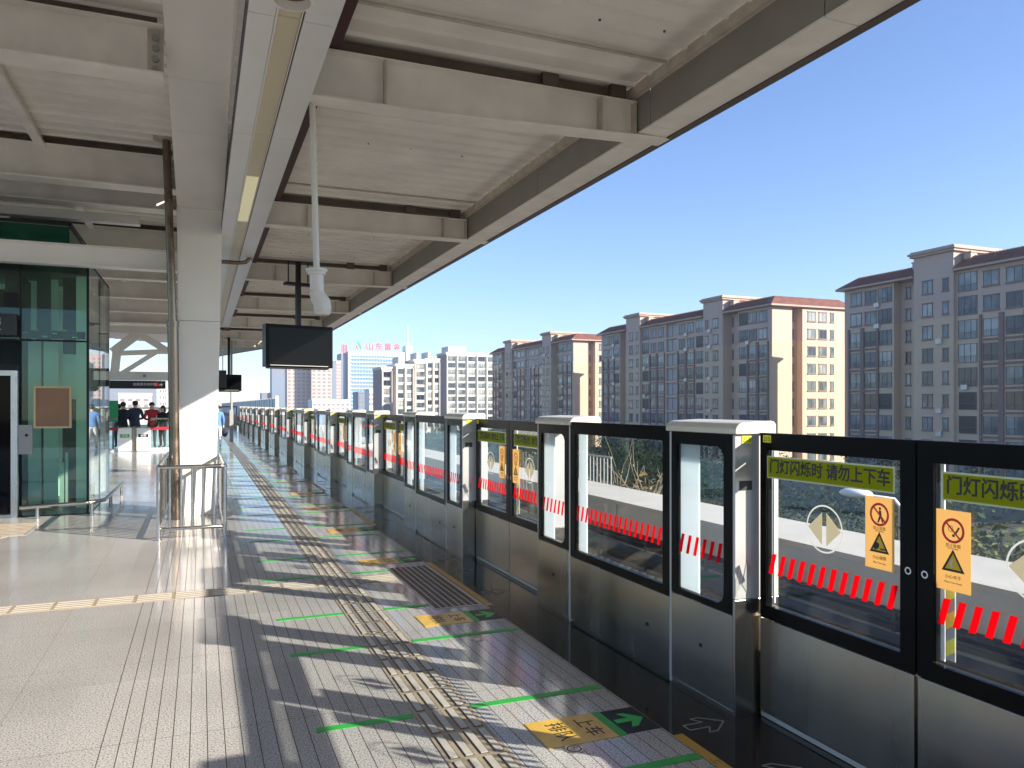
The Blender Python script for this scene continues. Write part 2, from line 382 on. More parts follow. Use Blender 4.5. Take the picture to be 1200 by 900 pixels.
# viaduct parapet beyond the track
pw = empty('viaduct_parapet', (6.85, 0, -1.15), 'long concrete parapet with a wide pale top ledge beyond the track', 'parapet')
mb = MB(); y = -10.0
while y < 320: mb.box(6.3, 6.42, y, y + 2.96, -.34, .04); y += 3.0
mb.build('facing_panel', 'parapet', pw)
MB().box(6.425, 7.38, -10, 320, -1.15, .04).build('core', 'concrete', pw)
mb = MB(); y = -10.0
while y < 320: mb.box(6.27, 7.42, y, y + 5.994, .042, .10); y += 6.0
mb.build('ledge', 'parapet_top', pw)
MB().box(6.35, 6.42, -10, 320, -1.15, -.345).build('plinth', 'ballast', pw)
cb_ = empty('cable_rack', (6.28, 0, -1.15), 'brown cables on brackets under the grey parapet panels', 'cable rack')
for k, (zc, rr) in enumerate(((-.40, .022), (-.47, .03), (-.56, .026), (-.65, .034), (-.75, .028), (-.86, .034))):
    mb = MB(); yy = [-8 + j * 1.5 for j in range(60)]; mb.tube([(6.27 + .012 * math.sin(j * 1.7 + k), y_, zc + .012 * math.sin(j * 2.3 + k * 1.3)) for j, y_ in enumerate(yy)], rr, 8); mb.build('cable', ['cable', 'rubber', 'grey'][k % 3] if k != 3 else 'concrete', cb_)
for k in range(48):
    MB().box(6.24, 6.345, -8 + k * 1.5, -7.95 + k * 1.5, -1.15, -.36).build('bracket', 'rail_side', cb_)
# conductor rail with black cover, running rails
cr_ = empty('conductor_rail', (5.95, 0, -1.15), 'black covered conductor rail along the foot of the grey parapet', 'conductor rail')
mb = MB(); mb.prism([(5.86, -10, -.62), (6.06, -10, -.62), (6.06, -10, -.52), (5.98, -10, -.47), (5.86, -10, -.52)], (0, 330, 0)); mb.build('cover', 'rubber', cr_)
mb = MB(); y = -9
while y < 150: mb.box(5.93, 6.02, y, y + .08, -1.15, -.622); y += 2.2
mb.build('bracket', 'grey', cr_)
for x, lab in ((4.02, 'running rail nearer the platform edge, behind the screen doors'), (5.455, 'running rail farther from the platform, near the parapet')):
    r = empty('running_rail', (x, 0, -1.15), lab, 'rail', 'rails of the track')
    MB().box(x - .035, x + .035, -10, 320, -.985, -.95).box(x - .01, x + .01, -10, 320, -1.11, -.985).box(x - .07, x + .07, -10, 320, -1.148, -1.11).build('rail_profile', 'rail_side', r)
    MB().box(x - .033, x + .033, -10, 320, -.949, -.945).build('running_surface', 'rail_top', r)
    mb = MB(); y = -9
    while y < 110: mb.box(x - .2, x + .2, y, y + .22, -1.149, -1.125); y += .62
    tag(mb.build('fastening', 'concrete', r), kind='stuff')
# rubber comb at the platform edge
mb = MB(); y = -1.0
mb.box(2.935, 2.97, -1.2, 40, -.12, .20)
while y < 30: mb.box(2.945, 2.985, y, y + .06, .201, .44); y += .105
tag(mb.build('edge_comb', 'rubber'), 'black rubber comb strip along the platform edge behind the screen doors', 'gap filler')
mb = MB(); mb.box(3.14, 3.32, -2, 60, -.62, -.5); y = -2
while y < 60: mb.box(3.1, 3.36, y, y + .05, -1.15, -.5); y += 1.6
tag(mb.build('cable_tray', 'grey'), 'grey cable tray low beside the platform edge over the track bed', 'cable tray')

# ================================================================== tactile paving and floor marks
def bars_along_y(mb, x0, y0, y1, n=4, w=.036, pitch=.075, L=.27, step=.3):
    y = y0
    while y < y1 - .05:
        for k in range(n):
            cx = x0 + .0375 + k * pitch
            mb.box(cx - w / 2 - .006, cx + w / 2 + .006, y + .012, min(y + L + .012, y1), .004, .0065, 2)
            mb.box(cx - w / 2, cx + w / 2, y + .018, min(y + L + .006, y1), .0066, .010, 1)
        y += step
mb = MB(); mb.box(1.055, 1.365, -2, 60, .0005, .004, 0); bars_along_y(mb, 1.06, -2, 46)
tag(mb.build('tactile_strip', ['tan', 'bar', 'dark_bar']), 'long tan tactile guide strip of raised bars running parallel to the screen doors', 'tactile paving')
mb = MB(); mb.box(-9, 1.05, 7.12, 7.40, .0005, .004, 0)
for k in range(4):
    x = -8.9; cy = 7.16 + k * .066
    while x < 1.0:
        mb.box(x, min(x + .27, 1.04), cy - .014, cy + .014, .0041, .008, 1); x += .3
tag(mb.build('tactile_strip', ['tan', 'bar']), 'tan tactile guide strip crossing the platform in front of the column railing', 'tactile paving')
mb = MB(); mb.box(1.37, 1.74, 7.12, 7.40, .0005, .004, 0)
for k in range(4):
    mb.box(1.385, 1.73, 7.16 + k * .066 - .014, 7.16 + k * .066 + .014, .0041, .008, 1)
tag(mb.build('tactile_strip', ['tan', 'bar']), 'short tactile piece joining the long guide strip to the dotted patch by the doors', 'tactile paving')
def dots(mb, x0, x1, y0, y1, p=.055, mi=1):
    x = x0 + p / 2
    while x < x1:
        y = y0 + p / 2
        while y < y1:
            r = .0215; mb.add([(x - r, y - r, .0045), (x + r, y - r, .0045), (x + r, y + r, .0045), (x - r, y + r, .0045), (x - r * .6, y - r * .6, .010), (x + r * .6, y - r * .6, .010), (x + r * .6, y + r * .6, .010), (x - r * .6, y + r * .6, .010)],
                [(4, 5, 6, 7), (0, 1, 5, 4), (1, 2, 6, 5), (2, 3, 7, 6), (3, 0, 4, 7)], mi); y += p
        x += p
mb = MB(); mb.box(1.75, 2.17, 5.98, 7.66, .0005, .004, 0); dots(mb, 1.76, 2.16, 6.0, 7.64)
tag(mb.build('tactile_patch', ['bar', 'dark_bar']), 'dark dotted warning patch on the floor in front of the second door pair', 'tactile paving')
mb = MB(); px_ = [(0, 632), (0, 612), (50, 611), (22, 632)]
mb.box(-4.6, -2.05, 11.35, 12.55, .0005, .004, 0)
for k in range(9):
    mb.box(-4.5, -2.1, 11.42 + k * .13, 11.47 + k * .13, .0041, .008, 1)
tag(mb.build('tactile_patch', ['granite', 'tan']), 'pale tactile patch of long ribs on the floor before the elevator door', 'tactile paving')
mb = MB()
for k in range(3):
    x0 = -2.3 - k * .12
    mb.prism([(x0, 11.3, .001), (x0 + .05, 11.3, .001), (x0 - 1.55, 8.6, .001), (x0 - 1.6, 8.6, .001)][::-1], (0, 0, .006))
tag(mb.build('tactile_strip', 'tan'), 'slanting tactile ribs leading from the elevator door patch towards the camera', 'tactile paving')

PER = 4.54
gi = 0
for k in range(0, 8):
    dc = 2.32 + PER * k
    for dy in (-1.62, -.72, .70, 1.66):
        y = dc + dy
        if y < 2.6: continue
        for (xa, xb, sd) in ((.545, 1.045, 'left of'), (1.375, 2.17, 'right of')):
            mb = MB(); mb.box(xa, xb, y - .028, y + .028, .0005, .003)
            o = mb.build('queue_line', 'green_tape'); gi += 1
            n = int((gi - 1) / 2)
            tag(o, 'green floor tape in the %s row from the camera, %s the tactile strip' % (ORD[min(n, 28)], sd), 'floor marking', 'green queue tapes on the floor')
    if k < 7:
        mb = MB(); mb.box(2.185, 2.24, dc - .93, dc + .93, .0015, .0035)
        dlo = mb.build('door_line', 'yellow_line')
        if k < 2: text_mesh('上', .055, 'lettering', 'ink_brown', dlo, (2.212, dc + .62, .004), (0, 0, R(-90)))
        tag(dlo, 'yellow floor line before the %s door pair from the camera' % ORD[k], 'floor marking', 'yellow lines at the doors')
    # queue sign between the tapes: yellow film with writing, green bar, black square with arrow
    for j, yc in enumerate((dc + 1.18, dc - 1.17)):
        if yc < 2.4: continue
        s = empty('queue_sign', (1.85, yc, .0005), 'yellow floor sign with black square and green arrow, %s of the %s door pair' % ('far side' if j == 0 else 'near side', ORD[k]), 'floor sign', 'yellow queue signs on the floor')
        mb = MB(); mb.box(1.55, 1.935, yc - .155, yc + .155, .0005, .003)
        mb.build('yellow_film', 'yellow_floor', s)
        MB().box(1.937, 1.985, yc - .155, yc + .155, .0005, .003).build('green_bar', 'green_tape', s)
        MB().box(1.987, 2.183, yc - .145, yc + .145, .0005, .003).build('black_film', 'black_matt', s)
        z = .0038
        mb = MB(); A = lambda x, yy: (x, yc + yy, z)
        pts = [A(2.0, .022), A(2.085, .022), A(2.05, .085), A(2.088, .085), A(2.165, 0), A(2.088, -.085), A(2.05, -.085), A(2.085, -.022), A(2.0, -.022)]
        mb.prism(pts[::-1], (0, 0, .0006)); mb.build('arrow', 'green_arrow', s)
        if k < 3:
            t = text_mesh('排队', .11, 'lettering', 'ink', s, (1.68, yc, .0035), (0, 0, R(-90)))
            text_mesh('上车', .11, 'lettering', 'ink', s, (1.84, yc, .0035), (0, 0, R(-90)))
# outlined arrows engraved in the black paving
ai = 0
for k in range(0, 4):
    dc = 2.32 + PER * k
    for yc, fl in ((dc + .42, 1), (dc + .98, 1), (dc - .5, -1)):
        if yc < 2.3: continue
        mb = MB(); w = .007
        P2 = [(2.3, .03), (2.42, .03), (2.38, .085), (2.43, .085), (2.53, 0), (2.43, -.085), (2.38, -.085), (2.42, -.03), (2.3, -.03)]
        for i in range(len(P2)):
            a, b = Vector((*P2[i], 0)), Vector((*P2[(i + 1) % len(P2)], 0)); d = (b - a).normalized(); nrm = Vector((-d.y, d.x, 0)) * w / 2
            q = [a - nrm, b - nrm, b + nrm, a + nrm]
            mb.prism([(p.x, yc + p.y, .002) for p in q], (0, 0, .0012))
        ai += 1
        tag(mb.build('floor_arrow', 'grey'), 'grey outlined arrow on the black edge paving, %s from the camera' % ORD[ai - 1], 'floor marking', 'outlined arrows on the black paving')
for i, (x, y) in enumerate(((1.66, 3.30), (1.80, 5.1))):
    mb = MB(); mb.tube([(x, y, 0), (x, y, .004)], .045, 20); mb.ring((x, y, .0045), (1, 0, 0), (0, 1, 0), .03, .038, 1)
    tag(mb.build('floor_stud', ['steel_tube', 'dark_bar']), ['round steel stud in the floor beside the nearest yellow sign', 'round steel stud in the floor by the second yellow sign'][i], 'floor stud')

# ================================================================== platform screen doors
XF, XD = 2.61, 2.755
PIL0 = 3.31
def glass_frame(parent, x, y0, y1, z0, z1, gy0, gy1, gz0, gz1, th=.03, chamfer=0):
    """black border with a window hole in the plane X=x (front), and its pane"""
    mb = MB()
    mb.box(x, x + th, y0, gy0, z0, z1).box(x, x + th, gy1, y1, z0, z1).box(x, x + th, gy0, gy1, z0, gz0).box(x, x + th, gy0, gy1, gz1, z1)
    if chamfer:
        c = chamfer
        for (cy, s) in ((gy0, 1),):
            for (cz, t) in ((gz0, 1), (gz1, -1)):
                pts = [(x, cy, cz), (x, cy + s * c, cz), (x, cy + s * c * .35, cz + t * c * .35), (x, cy, cz + t * c)]
                mb.prism(pts, (th, 0, 0))
    mb.build('frame', 'black', parent)
    MB().box(x + .008, x + .016, gy0, gy1, gz0, gz1).build('pane', 'psd_glass', parent)
def stripes(parent, x, y0, y1, zt, zb, n, w=.027, lean=.03):
    mb = MB()
    p = (y1 - y0) / n
    for k in range(n):
        yb = y0 + (k + .5) * p
        # top leans towards the camera (lower y)
        mb.prism([(x, yb + w / 2 + lean / 2, zb), (x, yb - w / 2 + lean / 2, zb), (x, yb - w / 2 - lean / 2, zt), (x, yb + w / 2 - lean / 2, zt)], (.0012, 0, 0))
    mb.build('warning_stripes', 'red', parent)
def make_pillar(near=True):
    t = empty('screen_pillar', (XF, PIL0, 0)); y0, y1 = PIL0, PIL0 + .61
    MB().box(XF, XF + .03, y0 + .022, y1 - .022, .03, .535).box(XF + .005, 2.895, y0 + .022, y1 - .022, .0, .03).build('base_panel', 'steel', t, .003)
    if near: ya, yb, yc, yd = y0, y0 + .02, y1 - .02, y1
    else: ya, yb, yc, yd = y1 - .02, y1, y0, y0 + .02
    MB().box(XF, 2.90, ya, yb, .0, .62).build('side_panel', 'steel', t, .003)
    MB().box(XF, 2.90, ya, yb, .622, 1.495).build('upper_side_panel', 'steel_light', t, .004)
    MB().box(XF, XF + .035, yc, yd, 0, 1.495).build('edge_post', 'steel_light', t, .004)
    MB().box(XF + .036, 2.86, y0 + .021, y1 - .021, 1.435, 1.49).build('top_box', 'elev_dark', t)
    MB().box(XF + .04, 2.745, y0 - .0015, y0 - .0002, .60, .634).build('seam', 'black_matt', t) if False else None
    # slot and grey tape on the side panel that faces the camera
    if near: MB().box(XF + .03, 2.72, y0 - .0035, y0 - .0005, 1.20, 1.25).build('slot', 'elev_dark', t)
    mb = MB(); mb.prism([(XF + .045, y0 - .003, .70), (XF + .075, y0 - .003, .66), (XF + .10, y0 - .003, .79), (XF + .075, y0 - .003, .82)], (0, .0024, 0))
    mb.prism([(XF + .002, y0 - .003, .64), (XF + .03, y0 - .003, .69), (XF + .015, y0 - .003, .74), (XF + .002, y0 - .003, .73)], (0, .0024, 0)); mb.build('tape', 'grey', t) if near else None
    glass_frame(t, XF, y0 + .022, y1 - .022, .54, 1.495, y0 + .095, y1 - .075, .575, 1.425, .03, .05)
    MB().box(XF + .042, XF + .052, y1 - .235, y1 - .022, .1, 1.434).build('inner_post', 'frosted', t)
    stripes(t, XF + .0055, y0 + .105, y1 - .085, .90, .79, 6)
    # rounded cap
    mb = MB(); x0, x1 = XF - .012, 2.865; prof = []
    for k in range(7):
        a = math.pi * k / 12; prof.append((x0 + .06 - .06 * math.cos(a), 1.515 + .045 * math.sin(a)))
    prof = [(x0, 1.497)] + prof + [(x1 - .03, 1.567), (x1 - .008, 1.56), (x1, 1.545), (x1, 1.497)]
    mb.prism([(a, y0 - .022, b) for a, b in prof][::-1], (0, .655, 0)); mb.build('cap', 'cap', t, .006)
    n = None if not near else MB().box(XF + .055, XF + .105, y0 - .0235, y0 - .0225, 1.445, 1.49).build('number_plate', 'yellow', t) if False else MB().box(XF + .045, XF + .105, y0 - .003, y0 - .0005, 1.447, 1.49).build('number_plate', 'yellow', t)
    if near: tx = text_mesh('215', .036, 'lettering', 'ink', n, (XF + .075, y0 - .0035, 1.467), FRONTROT)
    mb = MB(); mb.tube([(XF - .004, y0 + .3, .30), (XF + .001, y0 + .3, .30)], .012, 12); mb.build('keyhole', 'black_matt', t)
    return t
def make_fixed():
    y0, y1 = PIL0 + .612, PIL0 + 1.948
    t = empty('fixed_panel', (XF, y0, 0))
    MB().box(XF + .002, XF + .03, y0 + .003, y1 - .003, .03, .50).box(XF + .02, 2.80, y0 + .003, y1 - .003, 0, .03).build('base_panel', 'steel', t, .003)
    glass_frame(t, XF + .002, y0 + .002, y1 - .002, .505, 1.525, y0 + .075, y1 - .075, .56, 1.435, .03)
    MB().box(XF + .05, XF + .06, y1 - .175, y1 - .05, .55, 1.45).build('inner_strip', 'frosted', t)
    stripes(t, XF + .0075, y0 + .085, y1 - .085, .90, .79, 17)
    mb = MB(); mb.tube([(XF - .003, y0 + .25, .27), (XF + .003, y0 + .25, .27)], .012, 12); mb.build('keyhole', 'black_matt', t)
    return t
def chev_emblem(parent, yc, zc, r):
    x = XD - .0012
    mb = MB(); mb.ring((x, yc, zc), (0, -1, 0), (0, 0, 1), r * .93, r, 0, 40); mb.build('emblem_ring', 'emblem2', parent)
    mb = MB(); w, h = .62 * r, .62 * r
    mb.prism([(x, yc + .12 * r, zc + h * 1.1), (x, yc + .12 * r, zc - h * 1.1), (x, yc + .9 * r, zc)], (.0008, 0, 0))
    mb.prism([(x, yc - .12 * r, zc + h * 1.1), (x, yc - .9 * r, zc), (x, yc - .12 * r, zc - h * 1.1)], (.0008, 0, 0)); mb.build('emblem_arrows', 'emblem', parent)
def sticker(parent, yc, zc, w, h, kind):
    x = XD - .002
    p = MB().box(x, x + .0012, yc - w / 2, yc + w / 2, zc - h / 2, zc + h / 2).build('sticker', 'amber', parent)
    ORG[p.name] = ORG[parent.name]
    x2 = x - .0008
    V = lambda a, b: (x2, yc - a * w, zc + b * w)       # a to the viewer's right, b up, unit = sticker width
    mb = MB()
    mb.ring(V(0, .53), (0, -w, 0), (0, 0, w), .26, .33, 0, 36)
    q = [(-.235, .73), (-.2, .765), (.235, .33), (.2, .295)]
    mb.prism([V(*c) for c in q][::-1], (-.0003, 0, 0), 0)
    if kind == 'lean':
        mb.ring(V(.02, .70), (0, -w, 0), (0, 0, w), 0, .04, 1, 12)
        mb.prism([V(-.02, .65), V(.06, .65), V(.08, .5), V(0, .5)][::-1], (-.0002, 0, 0), 1)
        mb.prism([V(0, .5), V(.08, .5), V(-.02, .3), V(-.07, .3)][::-1], (-.0002, 0, 0), 1)
        mb.prism([V(.02, .5), V(.08, .5), V(.14, .32), V(.10, .30)][::-1], (-.0002, 0, 0), 1)
    else:
        mb.prism([V(-.02, .37), V(.05, .37), V(.05, .44), V(-.02, .44)][::-1], (-.0002, 0, 0), 1)
        mb.prism([V(.03, .44), V(.075, .42), V(.20, .62), V(.155, .645)][::-1], (-.0002, 0, 0), 1)
        mb.ring(V(-.07, .58), (0, -w, 0), (0, 0, w), .065, .08, 1, 16)
    tri = [(0, .04), (-.335, -.55), (.335, -.55)]; tin = [(0, -.07), (-.235, -.49), (.235, -.49)]
    for i in range(3):
        a, b = tri[i], tri[(i + 1) % 3]; c, d = tin[(i + 1) % 3], tin[i]
        mb.prism([V(*a), V(*b), V(*c), V(*d)], (-.0003, 0, 0), 1)
    mb.prism([V(*a) for a in tin], (.0002, 0, 0), 2)
    if kind == 'lean':
        mb.prism([V(-.16, -.49), V(-.2, -.40), V(-.1, -.25), V(0, -.3), V(-.02, -.42)][::-1], (-.0003, 0, 0), 1)
        mb.prism([V(.03, -.46), V(.03, -.42), V(.2, -.42), V(.22, -.46)][::-1], (-.0003, 0, 0), 1)
    else:
        mb.prism([V(-.06, -.44), V(-.1, -.36), V(-.03, -.22), V(0, -.24), V(-.04, -.36), V(.02, -.44)][::-1], (-.0003, 0, 0), 3)
    mb.build('pictogram', ['red2', 'ink', 'amber2', 'white_post'], p)
    a, b, c, d = (('禁止倚靠', 'No Leaning', '小心缝隙', 'Mind The Gap') if kind == 'lean' else ('禁止吸烟', 'No Smoking', '小心夹手', 'Mind Your Hand'))
    for s, yy, sz in ((a, .1 + .03, .11), (b, .06 - .0, .06), (c, -.70, .12), (d, -.84, .075)):
        text_mesh(s, sz * w, 'lettering', 'ink_brown', p, V(0, yy), WALLROT)
def make_leaf(side):
    """sliding leaf; 'far' is the one that meets a pillar at its far end"""
    Y1 = PIL0 - .025 if side == 'far' else PIL0 - .025 - .965
    Y0 = Y1 - .955
    t = empty('door_leaf', (XD, Y0, 0))
    MB().box(XD, XD + .04, Y0 + .006, Y1, .035, .525).build('base_panel', 'steel', t, .003)
    gy0, gy1 = (Y0 + .075, Y1 - .045) if side == 'far' else (Y0 + .045, Y1 - .075)
    glass_frame(t, XD, Y0, Y1, .53, 1.505, gy0, gy1, .60, 1.415, .04)
    MB().box(XD + .005, XD + .035, Y0 - .001, Y1, .005, .03).build('sill', 'steel_light', t)
    MB().box(XD + .042, XD + .05, gy1 - .016, gy1, .61, 1.41).build('edge_strip', 'white_post', t)
    lb = MB(); yc = (gy0 + gy1) / 2
    l0, l1 = gy0 + .03, gy1 - .005
    if side == 'near': l0, l1 = gy0 + .0, gy1 - .035
    lb.box(XD + .0035, XD + .006, l0, l1, 1.27, 1.385, 1); lb.box(XD + .002, XD + .0035, l0 + .008, l1 - .008, 1.277, 1.378, 0)
    l = lb.build('notice_strip', ['label', 'label_edge'], t)
    text_mesh('门灯闪烁时 请勿上下车', .077, 'lettering', 'ink', l, (XD + .0015, (l0 + l1) / 2, 1.329), WALLROT, offset=.0016, sx=.96)
    chev_emblem(t, yc + (.01 if side == 'far' else 0), 1.06, .115)
    if side == 'far': sticker(t, gy0 + .105, 1.09, .155, .315, 'lean')
    else: sticker(t, gy1 - .09, 1.075, .15, .32, 'smoke')
    stripes(t, XD + .0045, gy0 + .01, gy1 - .01, .878, .77, 12, .03)
    hy = Y0 + .035 if side == 'far' else Y1 - .035
    mb = MB(); mb.ring((XD - .001, hy, .955), (0, -1, 0), (0, 0, 1), .010, .016, 0, 20); mb.build('lock', 'steel_tube', t)
    if side == 'far':
        n = MB().box(XD - .0025, XD - .0005, Y1 - .085, Y1 - .025, 1.455, 1.493).build('number_plate', 'yellow', t)
        text_mesh('215', .034, 'lettering', 'ink', n, (XD - .003, Y1 - .055, 1.473), WALLROT)
    else:
        mb = MB(); ya, yb = gy1 - .062, gy1 - .02; x = XD + .044
        mb.box(x, x + .006, ya, yb, .62, .96, 1)
        for k in range(3):
            z = .64 + k * .11
            mb.prism([(x - .0006, ya, z + .02), (x - .0006, yb, z - .01), (x - .0006, yb, z + .05), (x - .0006, ya, z + .08)], (.0005, 0, 0), 0)
        mb.build('hazard_strip', ['haz', 'grey'], t)
    return t
pil = make_pillar(); pil2 = make_pillar(False); fix = make_fixed(); lf = make_leaf('far'); ln = make_leaf('near')
NP = 13
BASE = {o.name: Vector(o.location) for o in (pil, pil2, fix, lf, ln)}
def put(o, dy, first):
    if first: r = o; r.location = BASE[o.name] + Vector((0, dy, 0))
    else: r = copy_tree(o); r.location = BASE[o.name] + Vector((0, dy, 0))
    return r
pi_ = 0; fi_ = 0; di_ = 0; todo = []
for k in range(0, NP):
    dy = PER * k
    if k == 0:
        todo += [(lf, -0.0, 'leaf', True), (ln, 0.0, 'leaf', True)]
    todo += [(pil, dy, 'pillar', k == 0), (fix, dy, 'fixed', k == 0), (pil2, dy + 1.95, 'pillar', k == 0), (ln, dy + PER, 'leaf', False), (lf, dy + PER, 'leaf', False)]
# one more pillar pair and fixed panel behind the camera casts the nearest shadows
back = [(fix, -PER, 'fixed', False), (pil2, -PER + 1.95, 'pillar', False), (pil, -PER, 'pillar', False), (lf, -PER, 'leaf', False), (ln, -PER, 'leaf', False)]
for (o, dy, kd, first) in todo + back:
    r = put(o, dy, first)
    if kd == 'pillar':
        n = pi_; pi_ += 1
        if dy < 0: lab = ['steel screen pillar beside the photographer at the near end, just outside the right edge', 'steel screen pillar behind the photographer, outside the picture'][n - 2 * NP]
        elif n == 0: lab = 'nearest steel screen pillar with cream cap, beside the door with the whole green notice'
        else: lab = 'cream-capped steel screen pillar, %s from the camera along the platform edge' % ORD[n]
        tag(r, lab, 'pillar', 'pillars of the platform screen')
    elif kd == 'fixed':
        n = fi_; fi_ += 1
        if dy < 0: lab = 'fixed glazed screen panel behind the photographer, outside the picture'
        elif n == 0: lab = 'nearest wide fixed glass panel with many red stripes, between the two nearest pillars'
        else: lab = 'fixed glass panel with red stripes over steel, %s from the camera between two pillars' % ORD[n]
        tag(r, lab, 'screen panel', 'fixed panels of the platform screen')
    else:
        n = di_; di_ += 1
        if dy < 0: lab = ['black-framed sliding door leaf, nearer half of the pair behind the photographer', 'black-framed sliding door leaf, farther half of the pair behind the photographer'][n % 2]
        elif n == 0: lab = 'glass screen door leaf with a whole green notice and a no-leaning sticker'
        elif n == 1: lab = 'glass screen door leaf cut by the right edge, with a no-smoking sticker and hazard strip'
        else: lab = 'black-framed sliding door leaf, %s half of the %s door pair from the camera' % (['nearer', 'farther'][n % 2], ORD[n // 2])
        tag(r, lab, 'screen door', 'sliding leaves of the platform screen')
# end gate of the platform
eg = empty('end_gate', (1.5, 62.6, 0), 'dark end gate with glass across the far end of the platform', 'gate')
MB().box(-1.0, 2.6, 62.6, 62.66, 0, .9).build('lower_panel', 'steel', eg)
MB().box(-1.0, 2.6, 62.6, 62.66, 1.5, 1.58).box(-1.0, -.94, 62.6, 62.66, .9, 1.5).box(.9, 1.0, 62.6, 62.66, .9, 1.5).box(2.54, 2.6, 62.6, 62.66, .9, 1.5).build('frame', 'black', eg)
MB().box(-.94, .9, 62.62, 62.63, .9, 1.5).box(1.0, 2.54, 62.62, 62.63, .9, 1.5).build('pane', 'psd_glass', eg)
# ================================================================== station roof
ZR = 4.95; ZL = 5.50
# right-hand edge of the deck narrows towards the far end
def interp(tab, y):
    if y <= tab[0][0]: return tab[0][1]
    for (a, b), (c, d) in zip(tab, tab[1:]):
        if y <= c: return b + (d - b) * (y - a) / (c - a)
    return tab[-1][1]
RE = [(33, 4.17), (36, 3.7), (40, 2.5), (44, 1.4), (47, .62), (49, .33)]
LE = [(40, -9.0), (44, -8.0), (48, -6.0), (51, -3.0), (52, -.4)]
roof = empty('roof_canopy', (0, 12, ZR), 'cream corrugated platform roof of long ribbed sheets overhead', 'roof')
def deck(mb, y0, y1, xa, xb, z, sgn=1):
    """corrugated sheet: flat pans with small downward ribs running along X, with thickness"""
    y = y0; prof = []
    while y < y1:
        prof += [(y, z), (y + .20, z), (y + .215, z - .032), (y + .245, z - .032), (y + .26, z)]; y += .30
    for (ya, za), (yb, zb) in zip(prof, prof[1:]):
        if yb - ya < 1e-4: continue
        a0, a1, b0, b1 = xa(ya), xb(ya), xa(yb), xb(yb)
        mb.add([(a0, ya, za), (a1, ya, za), (b1, yb, zb), (b0, yb, zb)], [(0, 1, 2, 3)])
    for (ya, yb) in [(prof[i][0], prof[i + 5][0]) for i in range(0, len(prof) - 5, 5)]:
        mb.add([(xa(ya), ya, z + .05), (xb(ya), ya, z + .05), (xb(yb), yb, z + .05), (xa(yb), yb, z + .05)], [(3, 2, 1, 0)])
mb = MB(); deck(mb, -9, 49, lambda y: .30, lambda y: interp(RE, y), ZR); mb.build('roof_sheet', 'deck', roof)
mb = MB(); deck(mb, -9, 13.2, lambda y: -9.0, lambda y: -.30, ZL); deck(mb, 13.2, 36.9, lambda y: interp(LE, y), lambda y: .30, ZL)
deck(mb, 38.4, 52, lambda y: interp(LE, y), lambda y: .30, ZL); mb.build('roof_sheet', 'deck', roof)
mb = MB(); mb.box(.285, .297, -9, 49, ZR, ZL); mb.build('closure_plate', 'cream', roof)
mb = MB(); mb.box(-7, .28, 36.95, 38.35, ZL + .01, ZL + .02).build('skylight', 'trans', roof)
mb = MB(); mb.box(1.2, 3.2, 36.4, 37.3, ZR - .03, ZR - .025).build('skylight', 'trans', roof)
# unseen covers over the girder, added to keep sun from leaking through the gap
MB().box(-.30, .30, -9, 13.2, 6.6, 6.62).box(-.45, .35, 12.9, 13.6, 5.57, 5.60).box(-.34, .30, 13.06, 13.08, 5.61, 6.59).build('sun_leak_cover', 'deck', roof)
# dark fixing screws of the sheets
mb = MB()
for y in [a + b for a in (1.0, 6.95, 12.4, 17.9) for b in (.55, 2.65, 4.75)]:
    for x in (1.25, 1.9, 2.55, 3.2, 3.85): xx = x + random.uniform(-.1, .1); yy = y + random.uniform(-.08, .08); mb.tube([(xx, yy, ZR - .014), (xx, yy, ZR + .001)], .012, 6)
tag(mb.build('fixing_screws', 'purlin', roof), kind='stuff')
for y, x1 in ((6.2, 4.1), (11.65, 4.1), (3.4, 4.1)):
    mb = MB(); mb.tube([(1.15, y, ZR - .045), (x1, y, ZR - .045)], .016, 8); mb.build('conduit', 'cream_rust', roof)
# gutter along the track side
gt = empty('eave_gutter', (4.4, 20, 4.4), 'long grey box gutter with a pale underside along the roof edge above the track', 'gutter')
segs = [-9, -4.2, -.9, 1.65, 4.3, 6.62, 9.4, 12.2, 14.9, 17.7, 20.4, 23.2, 26, 28.7, 31.4, 33.0]
mb = MB()
for a, b in zip(segs, segs[1:]): mb.box(4.185, 4.205, a + .006, b - .006, 4.475, 4.83)
mb.build('inner_face', 'gutter', gt)
mb = MB()
for a, b in zip(segs, segs[1:]): mb.box(4.187, 4.515, a + .006, b - .006, 4.455, 4.473)
mb.build('underside', 'cream', gt)
MB().box(4.13, 4.19, -9, 33, 4.832, 4.94).build('flashing', 'cream_rust', gt)
MB().box(4.518, 4.60, -9, 33, 4.44, 4.98).build('outer_fascia', 'fascia', gt)
mb = MB()
for (ya, xa), (yb, xb) in zip([(33, 4.17)] + RE[1:], RE[1:]):
    mb.prism([(xa + .05, ya, 4.45), (xa + .42, ya, 4.45), (xb + .42, yb, 4.45), (xb + .05, yb, 4.45)], (0, 0, .5))
mb.build('curved_end', 'gutter', gt)

